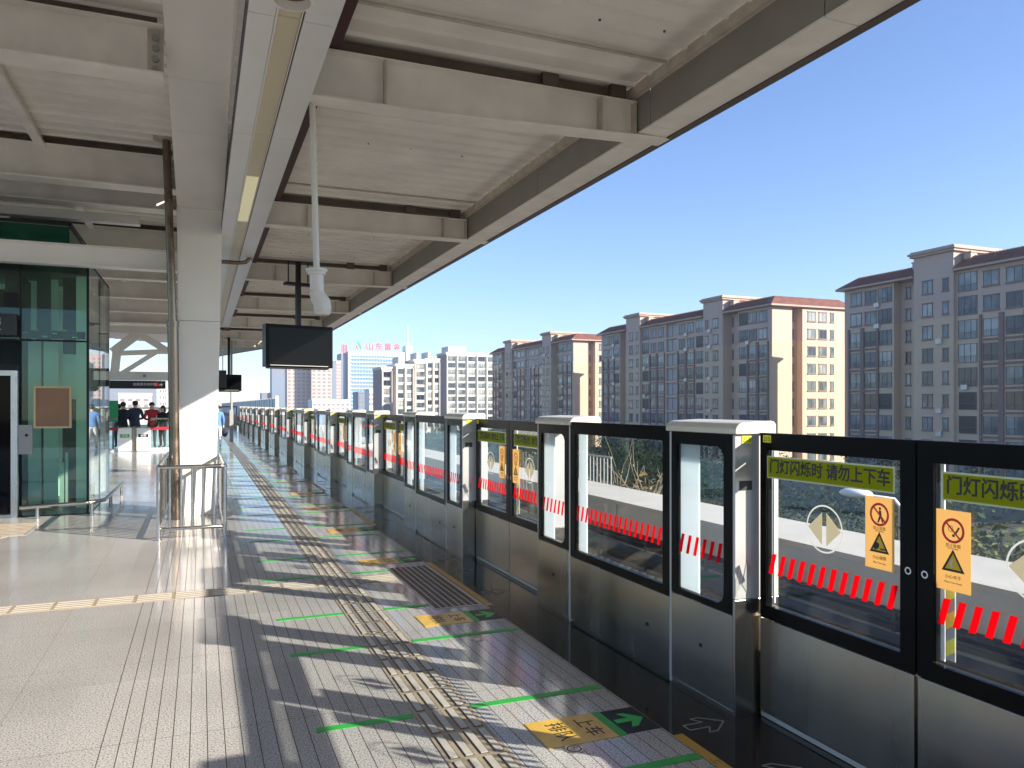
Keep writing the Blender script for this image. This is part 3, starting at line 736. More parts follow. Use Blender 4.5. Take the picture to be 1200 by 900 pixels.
def stiff(parent, x, y, z0, z1):
    MB().box(x - .008, x + .008, y - .10, y - .006, z0, z1).build('stiffener', 'cream_rust', parent)
def right_beam(i, y, zb_in=4.36, lab=''):
    """tapered I-beam: level to x=2.2 then rising to the tip"""
    z0 = zb_in; zt = 4.79; x0 = .62; x1, x2, xt = 2.0, 4.18, 4.56; ztip = 4.44
    xt2 = xt; lim = interp(RE, y) - 4.17
    x2 += lim; xt2 += lim; x1 = min(x1, x2 - .4)
    if x2 < 1.3: return
    b = empty('roof_beam', (x0, y, z0), lab, 'roof beam', 'tapered beams carrying the roof over the doors')
    MB().prism([(x0, y - .006, z0 + .016), (x1, y - .006, z0 + .016), (x2, y - .006, ztip + .016), (x2, y - .006, zt - .016), (x0, y - .006, zt - .016)], (0, .012, 0)).build('web', 'cream', b)
    mb = MB()
    for (a, za, c, zc) in ((x0, z0, x1, z0), (x1, z0, xt2, ztip)):
        mb.prism([(a, y - .115, za), (c, y - .115, zc), (c, y - .115, zc + .016), (a, y - .115, za + .016)], (0, .23, 0))
    mb.build('lower_flange', 'cream', b)
    MB().box(x0, x2, y - .09, y + .09, zt - .016, zt).build('upper_flange', 'cream', b)
    for x in (1.55, x2 - .42, x2 - .02):
        if x > x0: stiff(b, x, y, (z0 if x < x1 else z0 + (ztip - z0) * (x - x1) / (x2 - x1)) + .017, zt - .017)
    mb = MB(); mb.box(x0, x2 - .1, y + .02, y + .14, zt + .055, zt + .135); mb.build('purlin', 'purlin', b)
    for x in (x2 - 1.05, x2 - .28): MB().box(x, x + .17, y - .05, y + .015, zt + .001, zt + .155).build('purlin_cleat', 'purlin', b)
YB = [1.0, 6.95, 12.4, 17.9, 23.45, 28.95, 34.5, 38.5]
labs = ['tapered cream roof beam above and behind the camera', 'nearest tapered cream roof beam, with welded stiffeners, right of the lamp strip', 'second tapered cream roof beam over the doors, behind the white drop pipe',
        'third tapered roof beam, the one the hanging screen is fixed to', 'fourth tapered roof beam over the doors, just beyond the hanging screen', 'fifth tapered roof beam, beyond the hanging screen', 'sixth tapered roof beam, far behind the hanging screen', 'last short tapered roof beam at the curved roof end']
for i, (y, l) in enumerate(zip(YB, labs)): right_beam(i, y, 4.345 if i < 2 else 4.42, l)

def left_beam(y, lab, x0=-9, w=.34):
    z0, zt = 4.85, 5.36
    b = empty('roof_beam', (-.35, y, z0), lab, 'roof beam', 'beams of the roof left of the column')
    MB().box(x0, -.335, y - .006, y + .006, z0 + .018, zt - .018).build('web', 'cream', b)
    MB().box(x0, -.335, y - w / 2, y + w / 2, z0, z0 + .018).build('lower_flange', 'cream', b)
    MB().box(x0, -.335, y - .1, y + .1, zt - .018, zt).build('upper_flange', 'cream', b)
    MB().box(-.48, -.34, y - .02, y - .0065, z0 + .03, zt - .03).build('splice_plate', 'cream_rust', b)
    mb = MB()
    for k in range(4):
        z = z0 + .08 + k * .105; mb.tube([(-.41, y - .045, z), (-.41, y - .02, z)], .034, 10)
    mb.build('bolt_row', 'grey', b)
    MB().box(x0, -.4, y + .03, y + .14, zt + .02, zt + .12).build('purlin', 'purlin', b)
for y, l in ((8.3, 'nearest left roof beam, its bolted end beside the white girder at the top left'), (12.62, 'second left roof beam, running behind the bronze downpipe'), (13.95, 'left roof beam close behind the second one, over the elevator shaft'),
             (18.0, 'left roof beam behind the elevator shaft, nearest of those beyond it'), (21.8, 'left roof beam well behind the elevator, before the far skylight'), (25.6, 'left roof beam, third of those beyond the elevator shaft'), (29.4, 'left roof beam, fourth of those beyond the elevator shaft'), (33.2, 'left roof beam above the far white truss'), (38.0, 'farthest left roof beam by the skylight')):
    left_beam(y, l)
# tie beam in front of the elevator
tb = empty('tie_beam', (-2.5, 12.78, 3.68), 'pale horizontal tie beam crossing in front of the green glass elevator', 'beam')
MB().box(-9, -.30, 12.75, 12.81, 3.70, 3.975).build('web', 'white_clad', tb)
MB().box(-9, -.30, 12.68, 12.88, 3.68, 3.698).build('lower_flange', 'white_clad', tb)
MB().box(-9, -.30, 12.70, 12.86, 3.977, 3.99).build('upper_flange', 'cream', tb)
# longitudinal sub-purlins on the left
for i, x in enumerate((-2.15, -3.6)):
    mb = MB().box(x, x + .12, -4, 36, 5.30, 5.345); mb.box(x + .05, x + .065, -4, 36, 5.345, 5.49)
    tag(mb.build('roof_purlin', 'cream'), ['cream lengthwise purlin under the left roof, nearer the column', 'cream lengthwise purlin under the left roof, above the elevator'][i], 'purlin', 'lengthwise purlins')
mb = MB().box(-5.2, -.95, 14.35, 14.55, 4.70, 4.78); mb.box(-5.2, -.95, 14.34, 14.36, 4.70, 4.84)
tag(mb.build('cable_tray', 'white_clad'), 'pale cable tray fixed under the left roof above the green elevator', 'cable tray')
mb = MB().box(.88, 1.14, -9, 44, 4.80, 4.935)
tag(mb.build('maroon_purlin', 'maroon'), 'dark maroon lengthwise steel just right of the lamp strip under the roof', 'purlin')

# ================================================================== column with haunched girder
col = empty('steel_column', (-.03, 12.7, 0), 'tall white clad steel column inside the small railing', 'column')
mb = MB()
b0, b1 = (-.275, .212, 12.45, 12.95), (-.322, .306, 12.22, 13.0)
def frust(mb, b, z0, t, z1):
    vs = [(b[0], b[2], z0), (b[1], b[2], z0), (b[1], b[3], z0), (b[0], b[3], z0), (t[0], t[2], z1), (t[1], t[2], z1), (t[1], t[3], z1), (t[0], t[3], z1)]
    mb.add(vs, [(0, 3, 2, 1), (4, 5, 6, 7), (0, 1, 5, 4), (1, 2, 6, 5), (2, 3, 7, 6), (3, 0, 4, 7)])
zs = [0, 1.52, 2.9, 4.55]
lp = lambda t: tuple(a + (b - a) * t for a, b in zip(b0, b1))
for za, zb in zip(zs, zs[1:]): frust(mb, lp(za / 4.55), za + (.004 if za else 0), lp(zb / 4.55), zb - .002)
mb.build('shaft', 'white_clad', col)
mb = MB()
ys = [12.22, 11.0, 9.9, 8.75, 7.1, 5.2, -4]; zz = lambda y: 4.55 + .15 * (12.22 - max(y, 5.2))
for ya, yb in zip(ys, ys[1:]):
    yb2 = yb + .006
    mb.prism([(-.316, ya, zz(ya)), (-.316, yb2, zz(yb)), (-.316, yb2, 6.55), (-.316, ya, 6.55)], (.626, 0, 0))
mb.prism([(-.316, 12.225, 4.552), (-.316, 13.0, 4.552), (-.316, 13.05, 6.55), (-.316, 12.225, 6.55)][::-1], (.622, 0, 0))
mb.build('haunched_girder', 'white_clad', col)

# ================================================================== lamp strip under the roof
ls = empty('lamp_strip', (.56, 10, 4.2), 'long suspended lamp strip with two white panels and a yellowish lens, right of the column', 'ceiling light')
seg = [-3, 0.6, 2.9, 5.25, 7.62, 10.0, 12.4, 14.75, 17.1, 19.5, 21.9, 24.3, 26.6]
for nm, xa, xb, m_, dz in (('side_panel', .285, .452, 'strip_panel', 0), ('side_panel', .634, .848, 'strip_panel', 0), ('lens_panel', .472, .612, 'lens', .012)):
    mb = MB()
    for a, b in zip(seg, seg[1:]): mb.box(xa, xb, a + .004, b - .004, 4.20 + dz, 4.225 + dz)
    mb.build(nm, m_, ls)
mb = MB(); mb.box(.455, .469, -3, 26.6, 4.199, 4.24); mb.box(.615, .622, -3, 26.6, 4.199, 4.24); mb.build('trim', 'white_clad', ls)
MB().box(.287, .84, -3, 26.6, 4.245, 4.40).box(.316, .87, -3, 26.6, 4.72, 4.73).build('housing', 'black_matt', ls)  # second box: black sheet added so the gap beside the strip looks shaded
mb = MB(); mb.box(.845, .849, -3, 26.6, 4.226, 4.40); mb.build('side_lip', 'strip_panel', ls)
mb = MB(); y = -2.5
while y < 26.5: mb.box(.55, .58, y, y + .03, 4.401, 4.94); y += 2.4
mb.build('hanger', 'black_matt', ls)
M['lit'] = mat('lit_lens', (.6, .56, .38), .4); b = M['lit'].node_tree.nodes['Principled BSDF']; b.inputs['Emission Color'].default_value = (1, .92, .55, 1); b.inputs['Emission Strength'].default_value = .12
MB().box(.476, .608, 9.05, 11.3, 4.2065, 4.2105).build('lit_lamp', 'lit', ls)
dl = empty('round_downlight', (.52, 4.86, 4.1), 'round downlight with a pale ring hanging under the lamp strip at the top edge', 'light fitting')
mb = MB()
N = 28; c = (.52, 4.86)
for r0, r1, z0, z1 in ((.125, .125, 4.12, 4.20), (.112, .10, 4.12, 4.19)): mb.tube([(c[0], c[1], z0), (c[0], c[1], z1)], [r0, r1], N, 0, False)
mb.ring((c[0], c[1], 4.119), (1, 0, 0), (0, 1, 0), .112, .125); mb.build('ring', 'cream', dl)
mb = MB(); mb.ring((c[0], c[1], 4.175), (1, 0, 0), (0, 1, 0), 0, .108); mb.build('reflector', 'bronze', dl)

# pipes
mb = MB(); mb.tube([(-.26, 14.0, 4.10), (.60, 14.0, 4.10), (.72, 14.0, 4.12), (.80, 14.02, 4.2), (.84, 14.05, 4.34), (.95, 14.2, 4.78)], .036, 12)
tag(mb.build('conduit_pipe', 'bronze'), 'bronze conduit crossing under the lamp strip and bending up beside it', 'pipe')
dp = empty('downpipe', (-.36, 12.08, 0), 'bronze downpipe standing just left of the white column', 'pipe')
mb = MB(); mb.tube([(-.335, 12.1, 0), (-.37, 12.1, 2.83)], .075, 18); mb.build('lower_pipe', 'bronze', dp)
mb = MB(); mb.tube([(-.37, 12.1, 2.83), (-.455, 12.1, 5.48)], .056, 18); mb.build('upper_pipe', 'bronze', dp)
mb = MB(); mb.tube([(-.368, 12.1, 2.78), (-.371, 12.1, 2.86)], .083, 18); mb.tube([(-.336, 12.1, .62), (-.337, 12.1, .68)], .083, 18); mb.build('pipe_collar', 'bronze', dp)
mb = MB(); mb.tube([(-.46, 12.1, 5.455), (-.46, 12.1, 5.497)], .17, 22); mb.build('roof_flange', 'cream_rust', dp)
# white drop pipe with elbow fitting
d0 = 6.85
p0 = at_d(366, 120, d0); p1 = at_d(371, 318, d0)
wp = empty('drop_pipe', tuple(p1), 'white plastic drop pipe with a thick elbow fitting hanging from the nearest roof beam', 'pipe')
mb = MB(); mb.tube([tuple(p0 + Vector((0, 0, .02))), tuple(p1)], .028, 14); mb.build('thin_pipe', 'pvc', wp)
x, y, z = p1
mb = MB(); mb.tube([(x, y, z + .02), (x, y, z - .005)], .095, 20); mb.tube([(x, y, z - .005), (x, y, z - .03)], .08, 20); mb.build('collar', 'pvc', wp)
mb = MB(); mb.tube([(x, y, z - .02), (x + .003, y, z - .16), (x + .012, y, z - .20), (x + .03, y, z - .23)], .06, 18); mb.build('socket', 'pvc', wp)
mb = MB(); mb.tube([(x - .01, y, z - .17), (x + .02, y, z - .235), (x + .045, y, z - .27), (x + .052, y, z - .33), (x + .052, y, z - .36), (x + .052, y, z - .385)], [.062, .074, .077, .077, .075, .06], 18); mb.build('elbow', 'pvc', wp)
MB().box(x - .05, x + .05, y - .03, y + .03, p0.z + .0, p0.z + .05).build('clamp', 'grey', wp)

# ================================================================== hanging screens
def screen(cx, y, z0, z1, w, ztop, rods, lab):
    t = empty('hanging_screen', (cx, y, z0), lab, 'screen')
    hw = w / 2; d = .26
    mb = MB().box(cx - hw, cx + hw, y, y + d, z0 + .03, z1); mb.box(cx - hw + .06, cx + hw - .08, y + .03, y + d - .03, z0 - .005, z0 + .029); mb.build('housing', 'black_matt', t, .012)
    mb = MB(); f = .07
    mb.box(cx - hw + .012, cx + hw - .012, y - .02, y - .001, z1 - f, z1 - .012).box(cx - hw + .012, cx + hw - .012, y - .02, y - .001, z0 + .045, z0 + .03 + f)
    mb.box(cx - hw + .012, cx - hw + f, y - .02, y - .001, z0 + .03 + f, z1 - f).box(cx + hw - f, cx + hw - .012, y - .02, y - .001, z0 + .03 + f, z1 - f); mb.build('bezel', 'black', t)
    MB().box(cx - hw + f, cx + hw - f, y - .012, y - .0015, z0 + .03 + f, z1 - f).build('screen_glass', 'tv', t)
    MB().box(cx - hw + .09, cx + hw - .12, y - .024, y - .0205, z0 + .056, z0 + .07).build('status_strip', 'grey', t)
    MB().box(cx - .05, cx + .05, y + .08, y + .18, z1 + .001, ztop).build('pole', 'black_matt', t)
    if rods:
        mb = MB().box(cx - .3, cx + .3, y + .04, y + .22, ztop, ztop + .06)
        for dx in (-.22, .22): mb.tube([(cx + dx, y + .13, ztop + .03), (cx + dx, y + .13, 4.8)], .014, 8)
        mb.box(cx - .045, cx + .045, y + .08, y + .18, ztop + .06, 4.8)
        mb.build('bracket', 'black_matt', t)
    return t
scr = screen(2.02, 17.3, 2.45, 3.40, 1.50, 4.28, True, 'large black hanging information screen under the roof, right of the column'); scr.rotation_euler = (0, 0, R(13))
screen(1.10, 34.2, 2.22, 2.94, 1.0, 4.5, False, 'small far hanging screen just right of the white column, lower of the two black boxes')
fs = empty('hanging_sign', (.55, 33.4, 2.38), 'small far black hanging sign partly hidden behind the white column', 'sign')
MB().box(-.3, .98, 33.4, 33.52, 2.38, 3.08).build('sign_box', 'sign_black', fs, .01)
MB().box(.82, .86, 33.44, 33.48, 3.085, 4.5).build('hanger', 'steel_tube', fs)
MB().box(.28, .42, 33.385, 33.397, 2.80, 2.92).build('pictogram', 'yellow', fs)
mb = MB(); mb.tube([(1.28, 36.5, 0), (1.28, 36.5, 4.9)], .05, 10); mb.box(1.2, 1.36, 36.42, 36.58, 0, 1.45)
tag(mb.build('slim_post', 'grey'), 'slim grey post with a dark foot beyond the small far screen', 'post')

# ================================================================== railing round the column
rl = empty('column_railing', (-.1, 10.35, 0), 'low stainless railing enclosing the white column and the bronze downpipe', 'railing')
X0, X1, Y0, Y1, ZT, ZB = -.475, .285, 10.3, 13.35, .89, .135
mb = MB(); mb.tube([(X0, Y1, ZT), (X0, Y0 + .05, ZT), (X0 + .012, Y0 + .012, ZT), (X0 + .05, Y0, ZT), (X1 - .05, Y0, ZT), (X1 - .012, Y0 + .012, ZT), (X1, Y0 + .05, ZT), (X1, Y1, ZT)], .027, 12); mb.build('top_rail', 'steel_tube', rl)
mb = MB(); mb.tube([(X0, Y1, ZB), (X0, Y0 + .04, ZB), (X0 + .04, Y0, ZB), (X1 - .04, Y0, ZB), (X1, Y0 + .04, ZB), (X1, Y1, ZB)], .022, 12); mb.build('bottom_rail', 'steel_tube', rl)
for (x, y) in ((X0, Y0), (X1, Y0), (X0, Y1), (X1, Y1)):
    mb = MB(); mb.tube([(x, y, 0), (x, y, ZT)], .024, 12); mb.tube([(x, y, 0), (x, y, .012)], .045, 14); mb.build('post', 'steel_tube', rl)
k = 1
while X0 + k * .127 < X1 - .05:
    x = X0 + k * .127; mb = MB(); mb.tube([(x, Y0, ZB), (x, Y0, ZT)], .016, 8); mb.build('baluster', 'steel_tube', rl); k += 1
for x in (X0, X1):
    for k in range(1, 24):
        y = Y0 + k * .127; mb = MB(); mb.tube([(x, y, ZB), (x, y, ZT)], .014, 8); mb.build('baluster', 'steel_tube', rl)

# ================================================================== glass elevator
el = empty('glass_elevator', (-3.0, 14.6, 0), 'green glass elevator shaft at the left with dark frames', 'elevator')
EX, EY, EYB, EZ, XL = -1.57, 13.2, 16.0, 3.80, -4.5
def pane(x0, x1, y0, y1, z0, z1): return MB().box(x0, x1, y0, y1, z0, z1).build('glass_panel', 'green_glass', el)
pane(-2.44, EX - .02, EY, EY + .012, .02, 2.60); pane(-2.44, EX - .02, EY, EY + .012, 2.63, EZ); pane(XL, -2.47, EY, EY + .012, 2.63, EZ); pane(XL, -3.72, EY, EY + .012, .02, 2.60)
MB().box(EX - .012, EX, EY + .02, 14.58, .02, 2.60).build('glass_panel', 'fence_glass', el); MB().box(EX - .012, EX, EY + .02, 14.58, 2.63, EZ).build('glass_panel', 'fence_glass', el)
cg = MB().box(EX - .012, EX, 14.62, EYB, .02, EZ).build('glass_panel', 'fence_glass', el)
pane(XL, EX - .02, EYB - .012, EYB, .02, EZ)
mb = MB()
mb.box(EX - .03, EX + .004, EY - .003, EY + .018, 0, EZ).box(-2.468, -2.442, EY - .003, EY + .03, 2.6, EZ).box(XL, EX - .03, EY - .002, EY + .02, 2.602, 2.628).box(EX - .02, EX + .003, EY + .02, EYB, 2.602, 2.628)
mb.box(EX - .016, EX + .002, 14.585, 14.615, 0, EZ).box(EX - .05, EX, EYB, EYB + .04, 0, EZ).box(XL, EX, EY - .004, EYB, EZ + .001, EZ + .05).box(XL, EX, EY + .015, EYB - .02, 0, .018)
mb.build('mullion', 'black_matt', el)
# upper machine housing set back
MB().box(-4.4, -1.95, 14.1, 15.9, 3.86, 4.52).build('upper_housing', 'green_dark', el)
mb = MB().box(-4.4, -1.93, 14.08, 14.12, 4.53, 4.58); mb.box(-4.4, -1.93, 14.08, 14.12, 4.18, 4.22); mb.box(-1.96, -1.92, 14.08, 15.9, 4.53, 4.58).box(-4.4, -1.95, 14.3, 14.5, 3.87, 4.1); mb.build('housing_beam', 'elev_dark', el)
# inside
mb = MB().box(-2.12, -1.86, 14.6, 15.2, .02, 1.75); mb.box(-2.1, -1.88, 14.5, 14.6, 2.5, 3.75); mb.box(-4.4, -2.48, 15.2, 15.6, 0.02, 3.6); mb.box(-2.75, -2.5, 13.7, 14.2, 2.66, 3.6).box(-2.3, -2.12, 13.5, 13.56, 2.63, 3.7).box(-3.4, -1.7, 13.9, 14.0, 2.70, 2.82); mb.build('machine_frame', 'elev_dark', el)
mb = MB().box(-2.36, -2.16, 14.4, 14.46, .02, 3.7).box(-1.83, -1.63, 13.9, 13.96, .02, 3.7).box(-2.12, -1.86, 15.3, 15.34, .02, 3.7); mb.box(at_y(74, 14.7), at_y(100, 14.7), 14.7, 14.74, .02, 3.7).box(at_y(33, 14.7), at_y(48, 14.7), 14.7, 14.74, .02, 3.7).box(-4.4, -1.62, 15.9, 15.95, .02, 3.7); mb.build('pale_column', 'elev_pale', el)
mb = MB()
for k in range(7): mb.box(-2.6 + k * .13, -2.54 + k * .13, 13.4, 13.44, 2.68 + (k % 3) * .05, 2.70 + (k % 3) * .05)
mb.box(-2.06, -2.0, 13.9, 13.96, .05, .75).box(-1.98, -1.95, 13.9, 13.96, .05, .9); mb.build('bracket', 'steel_light', el)
dr = MB().box(-3.68, -2.58, EY + .02, EY + .05, .06, 2.08).build('door', 'tv', el)
mb = MB().box(-2.575, -2.49, EY - .03, EY + .06, 0, 2.16).box(-3.8, -2.576, EY - .03, EY + .06, 2.085, 2.16).box(-3.8, -3.7, EY - .03, EY + .06, 0, 2.084); mb.build('door_frame', 'steel_tube', el)
MB().box(-3.7, -2.575, EY - .02, EY + .05, 0, .05).build('door_sill', 'steel', el)
MB().box(-3.7, -2.49, EY - .01, EY + .05, 2.165, 2.25).build('transom', 'black_matt', el)
cp = MB().box(-2.478, -2.30, EY - .03, EY - .004, .93, 1.36).build('call_panel', 'grey', el)
ORG[cp.name] = ORG[el.name]
mb = MB(); mb.tube([(-2.375, EY - .036, 1.21), (-2.375, EY - .03, 1.21)], .022, 16); mb.build('button', 'cloth_navy', cp)
MB().box(-2.66, -2.49, EY - .02, EY - .005, 3.10, 3.30).build('notice_plate', 'cloth_dark', el)
sg = empty('elevator_sign', (-3.0, EY - .12, 2.66), 'black hanging elevator sign with white characters at the left edge', 'sign')
MB().box(-3.9, -2.475, EY - .16, EY - .06, 2.66, 2.975).build('sign_box', 'sign_black', sg, .006)
text_mesh('无障碍电梯', .15, 'lettering', 'white_text', sg, (-2.665, EY - .162, 2.855), FRONTROT, align='RIGHT')
text_mesh('Elevator', .10, 'lettering', 'white_text', sg, (-2.665, EY - .162, 2.735), FRONTROT, align='RIGHT')
nb = empty('notice_board', (-2.04, EY - .03, 1.31), 'brown notice board in a pale wooden frame on the elevator glass', 'notice board')
MB().box(-2.255, -1.825, EY - .03, EY - .012, 1.34, 1.905).build('board', 'brown_board', nb)
mb = MB().box(-2.285, -1.795, EY - .04, EY - .008, 1.31, 1.338).box(-2.285, -1.795, EY - .04, EY - .008, 1.907, 1.935).box(-2.285, -2.257, EY - .04, EY - .008, 1.338, 1.907).box(-1.823, -1.795, EY - .04, EY - .008, 1.338, 1.907); mb.build('frame', 'gold_frame', nb)
kr = empty('kick_rail', (-1.9, 12.9, 0), 'low bent stainless guard rail along the foot of the elevator glass', 'guard rail')
mb = MB(); mb.tube([(-2.42, 12.95, .17), (-1.62, 12.95, .20), (-1.45, 13.0, .21), (-1.36, 13.2, .21), (-1.34, 15.9, .21)], .03, 12); mb.build('rail', 'steel_tube', kr)
for (x, y) in ((-2.2, 12.95), (-1.5, 12.98), (-1.35, 14.0), (-1.34, 15.7)):
    mb = MB(); mb.tube([(x, y, 0), (x, y, .18)], .026, 10); mb.build('post', 'steel_tube', kr)

# ================================================================== far hall: truss, sign, counters
tr = empty('roof_truss', (-2.5, 33.0, 2.7), 'white steel truss with slanting braces at the far end of the roof', 'truss')
BN = []
def bar(name, a, b, w, m='white_clad'):
    a = Vector(a); b = Vector(b); t = (b - a).normalized(); u = Vector((t.z, 0, -t.x)) * w / 2; 
    BN.append(1); h = .085 + .0075 * len(BN); o_ = Vector((0, -h, 0))
    mb = MB(); mb.prism([a - u + o_, b - u + o_, b + u + o_, a + u + o_], (0, 2 * h, 0)); return mb.build(name, m, tr)
Q = lambda px, py: (at_y(px, 33.0), 33.0, HC + depth(at_y(px, 33.0), 33.0) * (475 - py) / 900)
MB().box(-8, .6, 32.85, 33.15, 2.62, 2.95).build('bottom_chord', 'white_clad', tr)
bar('end_post', Q(134, 440), Q(137, 412), .30); bar('brace', Q(132, 413), Q(163, 390), .34); bar('brace', Q(163, 391), Q(197, 412), .26); bar('brace', Q(142, 438), Q(184, 412), .16); MB().box(-8, .6, 32.82, 33.18, 4.42, 4.7).build('top_chord', 'white_clad', tr)
bar('end_post', (Q(137, 440)[0] - 3.4, 33, 2.9), (Q(137, 412)[0] - 3.2, 33, 4.45), .3)
bar('middle_chord', Q(140, 414), Q(215, 411), .18)
mb = MB().box(-2.05, -1.95, 32.7, 32.848, 2.74, 2.84); mb.build('junction_box', 'grey', tr)
hs = empty('hanging_sign', (-2.6, 32.2, 2.3), 'long black direction sign with white arrow under the far white truss', 'sign')
xa, xb = at_y(100, 32.2), at_y(194, 32.2)
MB().box(xa, xb, 32.2, 32.35, 2.28, 2.58).build('sign_box', 'sign_black', hs)
text_mesh('往高铁方向列车', .12, 'lettering', 'white_text', hs, (at_y(170, 32.2), 32.19, 2.44), FRONTROT)
a0 = at_y(191, 32.2); mb = MB(); mb.prism([(a0 - .17, 32.195, 2.42), (a0 - .07, 32.195, 2.42), (a0 - .07, 32.195, 2.37), (a0, 32.195, 2.44), (a0 - .07, 32.195, 2.51), (a0 - .07, 32.195, 2.46), (a0 - .17, 32.195, 2.46)], (0, .003, 0)); mb.build('arrow', 'white_text', hs)
a0 = at_y(184, 32.2); MB().box(a0 - .1, a0 + .08, 32.192, 32.198, 2.37, 2.51).build('pictogram', 'sign_red', hs)
for x in (xa + .4, xb - .2): MB().box(x, x + .03, 32.26, 32.29, 2.585, 2.615).build('hanger', 'grey', hs)
YC = 30.5
def cab(px0, px1, lab, mband):
    x0, x1 = at_y(px0, YC), at_y(px1, YC)
    t = empty('white_cabinet', ((x0 + x1) / 2, YC, 0), lab, 'cabinet')
    MB().box(x0, x1, YC, YC + .5, .02, .84).build('body', 'white_cab', t, .01)
    MB().box(x0 + .06, x1 - .06, YC - .006, YC - .001, .50, .62).build('band', mband, t)
    MB().box(x0 + .03, x1 - .03, YC + .03, YC + .45, 0, .02).build('plinth', 'grey', t)
    MB().box(x0 - .01, x1 + .01, YC - .01, YC + .51, .841, .87).build('top', 'steel', t)
    text_mesh('出站' if mband == 'green_tape' else '安检', .1, 'lettering', 'white_text', t, ((x0 + x1) / 2, YC - .0075, .56), FRONTROT)
cab(138.5, 154, 'white cabinet with a green band, left of the two in the far hall', 'green_tape')
cab(160, 176, 'white cabinet with a black band, right of the two in the far hall', 'sign_black')
x0, x1 = at_y(154.5, YC + .1), at_y(159.5, YC + .1)
tag(MB().box(x0, x1, YC + .1, YC + .45, 0, .86).box(x0 + .02, x1 - .02, YC + .12, YC + .43, .861, .89).build('steel_bin', 'steel', None, .01), 'narrow dark steel box standing between the two white cabinets', 'bin')
for i, (pa, pb) in enumerate(((128, 138), (176.5, 210))):
    x0, x1 = at_y(pa, YC + .2), at_y(pb, YC + .2)
    t = empty('glass_barrier', ((x0 + x1) / 2, YC + .2, 0), ['glass barrier with red belt left of the white cabinets', 'glass barrier with red belt right of the white cabinets'][i], 'barrier')
    MB().box(x0, x1, YC + .2, YC + .212, .1, 1.15).build('pane', 'fence_glass', t)
    MB().box(x0, x1, YC + .16, YC + .25, 0, .1).build('base', 'white_cab', t)
    mb = MB(); mb.tube([(x0, YC + .2, 1.17), (x1, YC + .2, 1.17)], .025, 8); mb.build('handrail', 'steel_tube', t)
    MB().box(x0, x1, YC + .1, YC + .11, .76, .87).build('belt', 'belt_red', t)
x0 = at_y(132.5, 31.5)
t = empty('exit_stand', (x0, 31.5, 0), 'green standing exit panel left of the waiting people', 'sign'); MB().box(x0 - .16, x0 + .16, 31.5, 31.56, 1.05, 1.82).build('panel', 'green_sign', t); MB().box(x0 - .03, x0 + .03, 31.52, 31.55, 0, 1.05).build('post', 'grey', t)
# low far balustrade with glass across the left part of the hall
t = empty('far_balustrade', (-4.5, 37.5, 0), 'glass balustrade with a steel handrail far behind the waiting people', 'railing')
MB().box(-9, .9, 37.5, 37.51, .05, 1.5).build('pane', 'fence_glass', t); mb = MB(); mb.tube([(-9, 37.5, 1.53), (.9, 37.5, 1.53)], .03, 8); mb.build('handrail', 'steel_tube', t)
for k in range(9): MB().box(-8.9 + k * 1.2, -8.86 + k * 1.2, 37.48, 37.53, 0, 1.5).build('post', 'steel_tube', t)

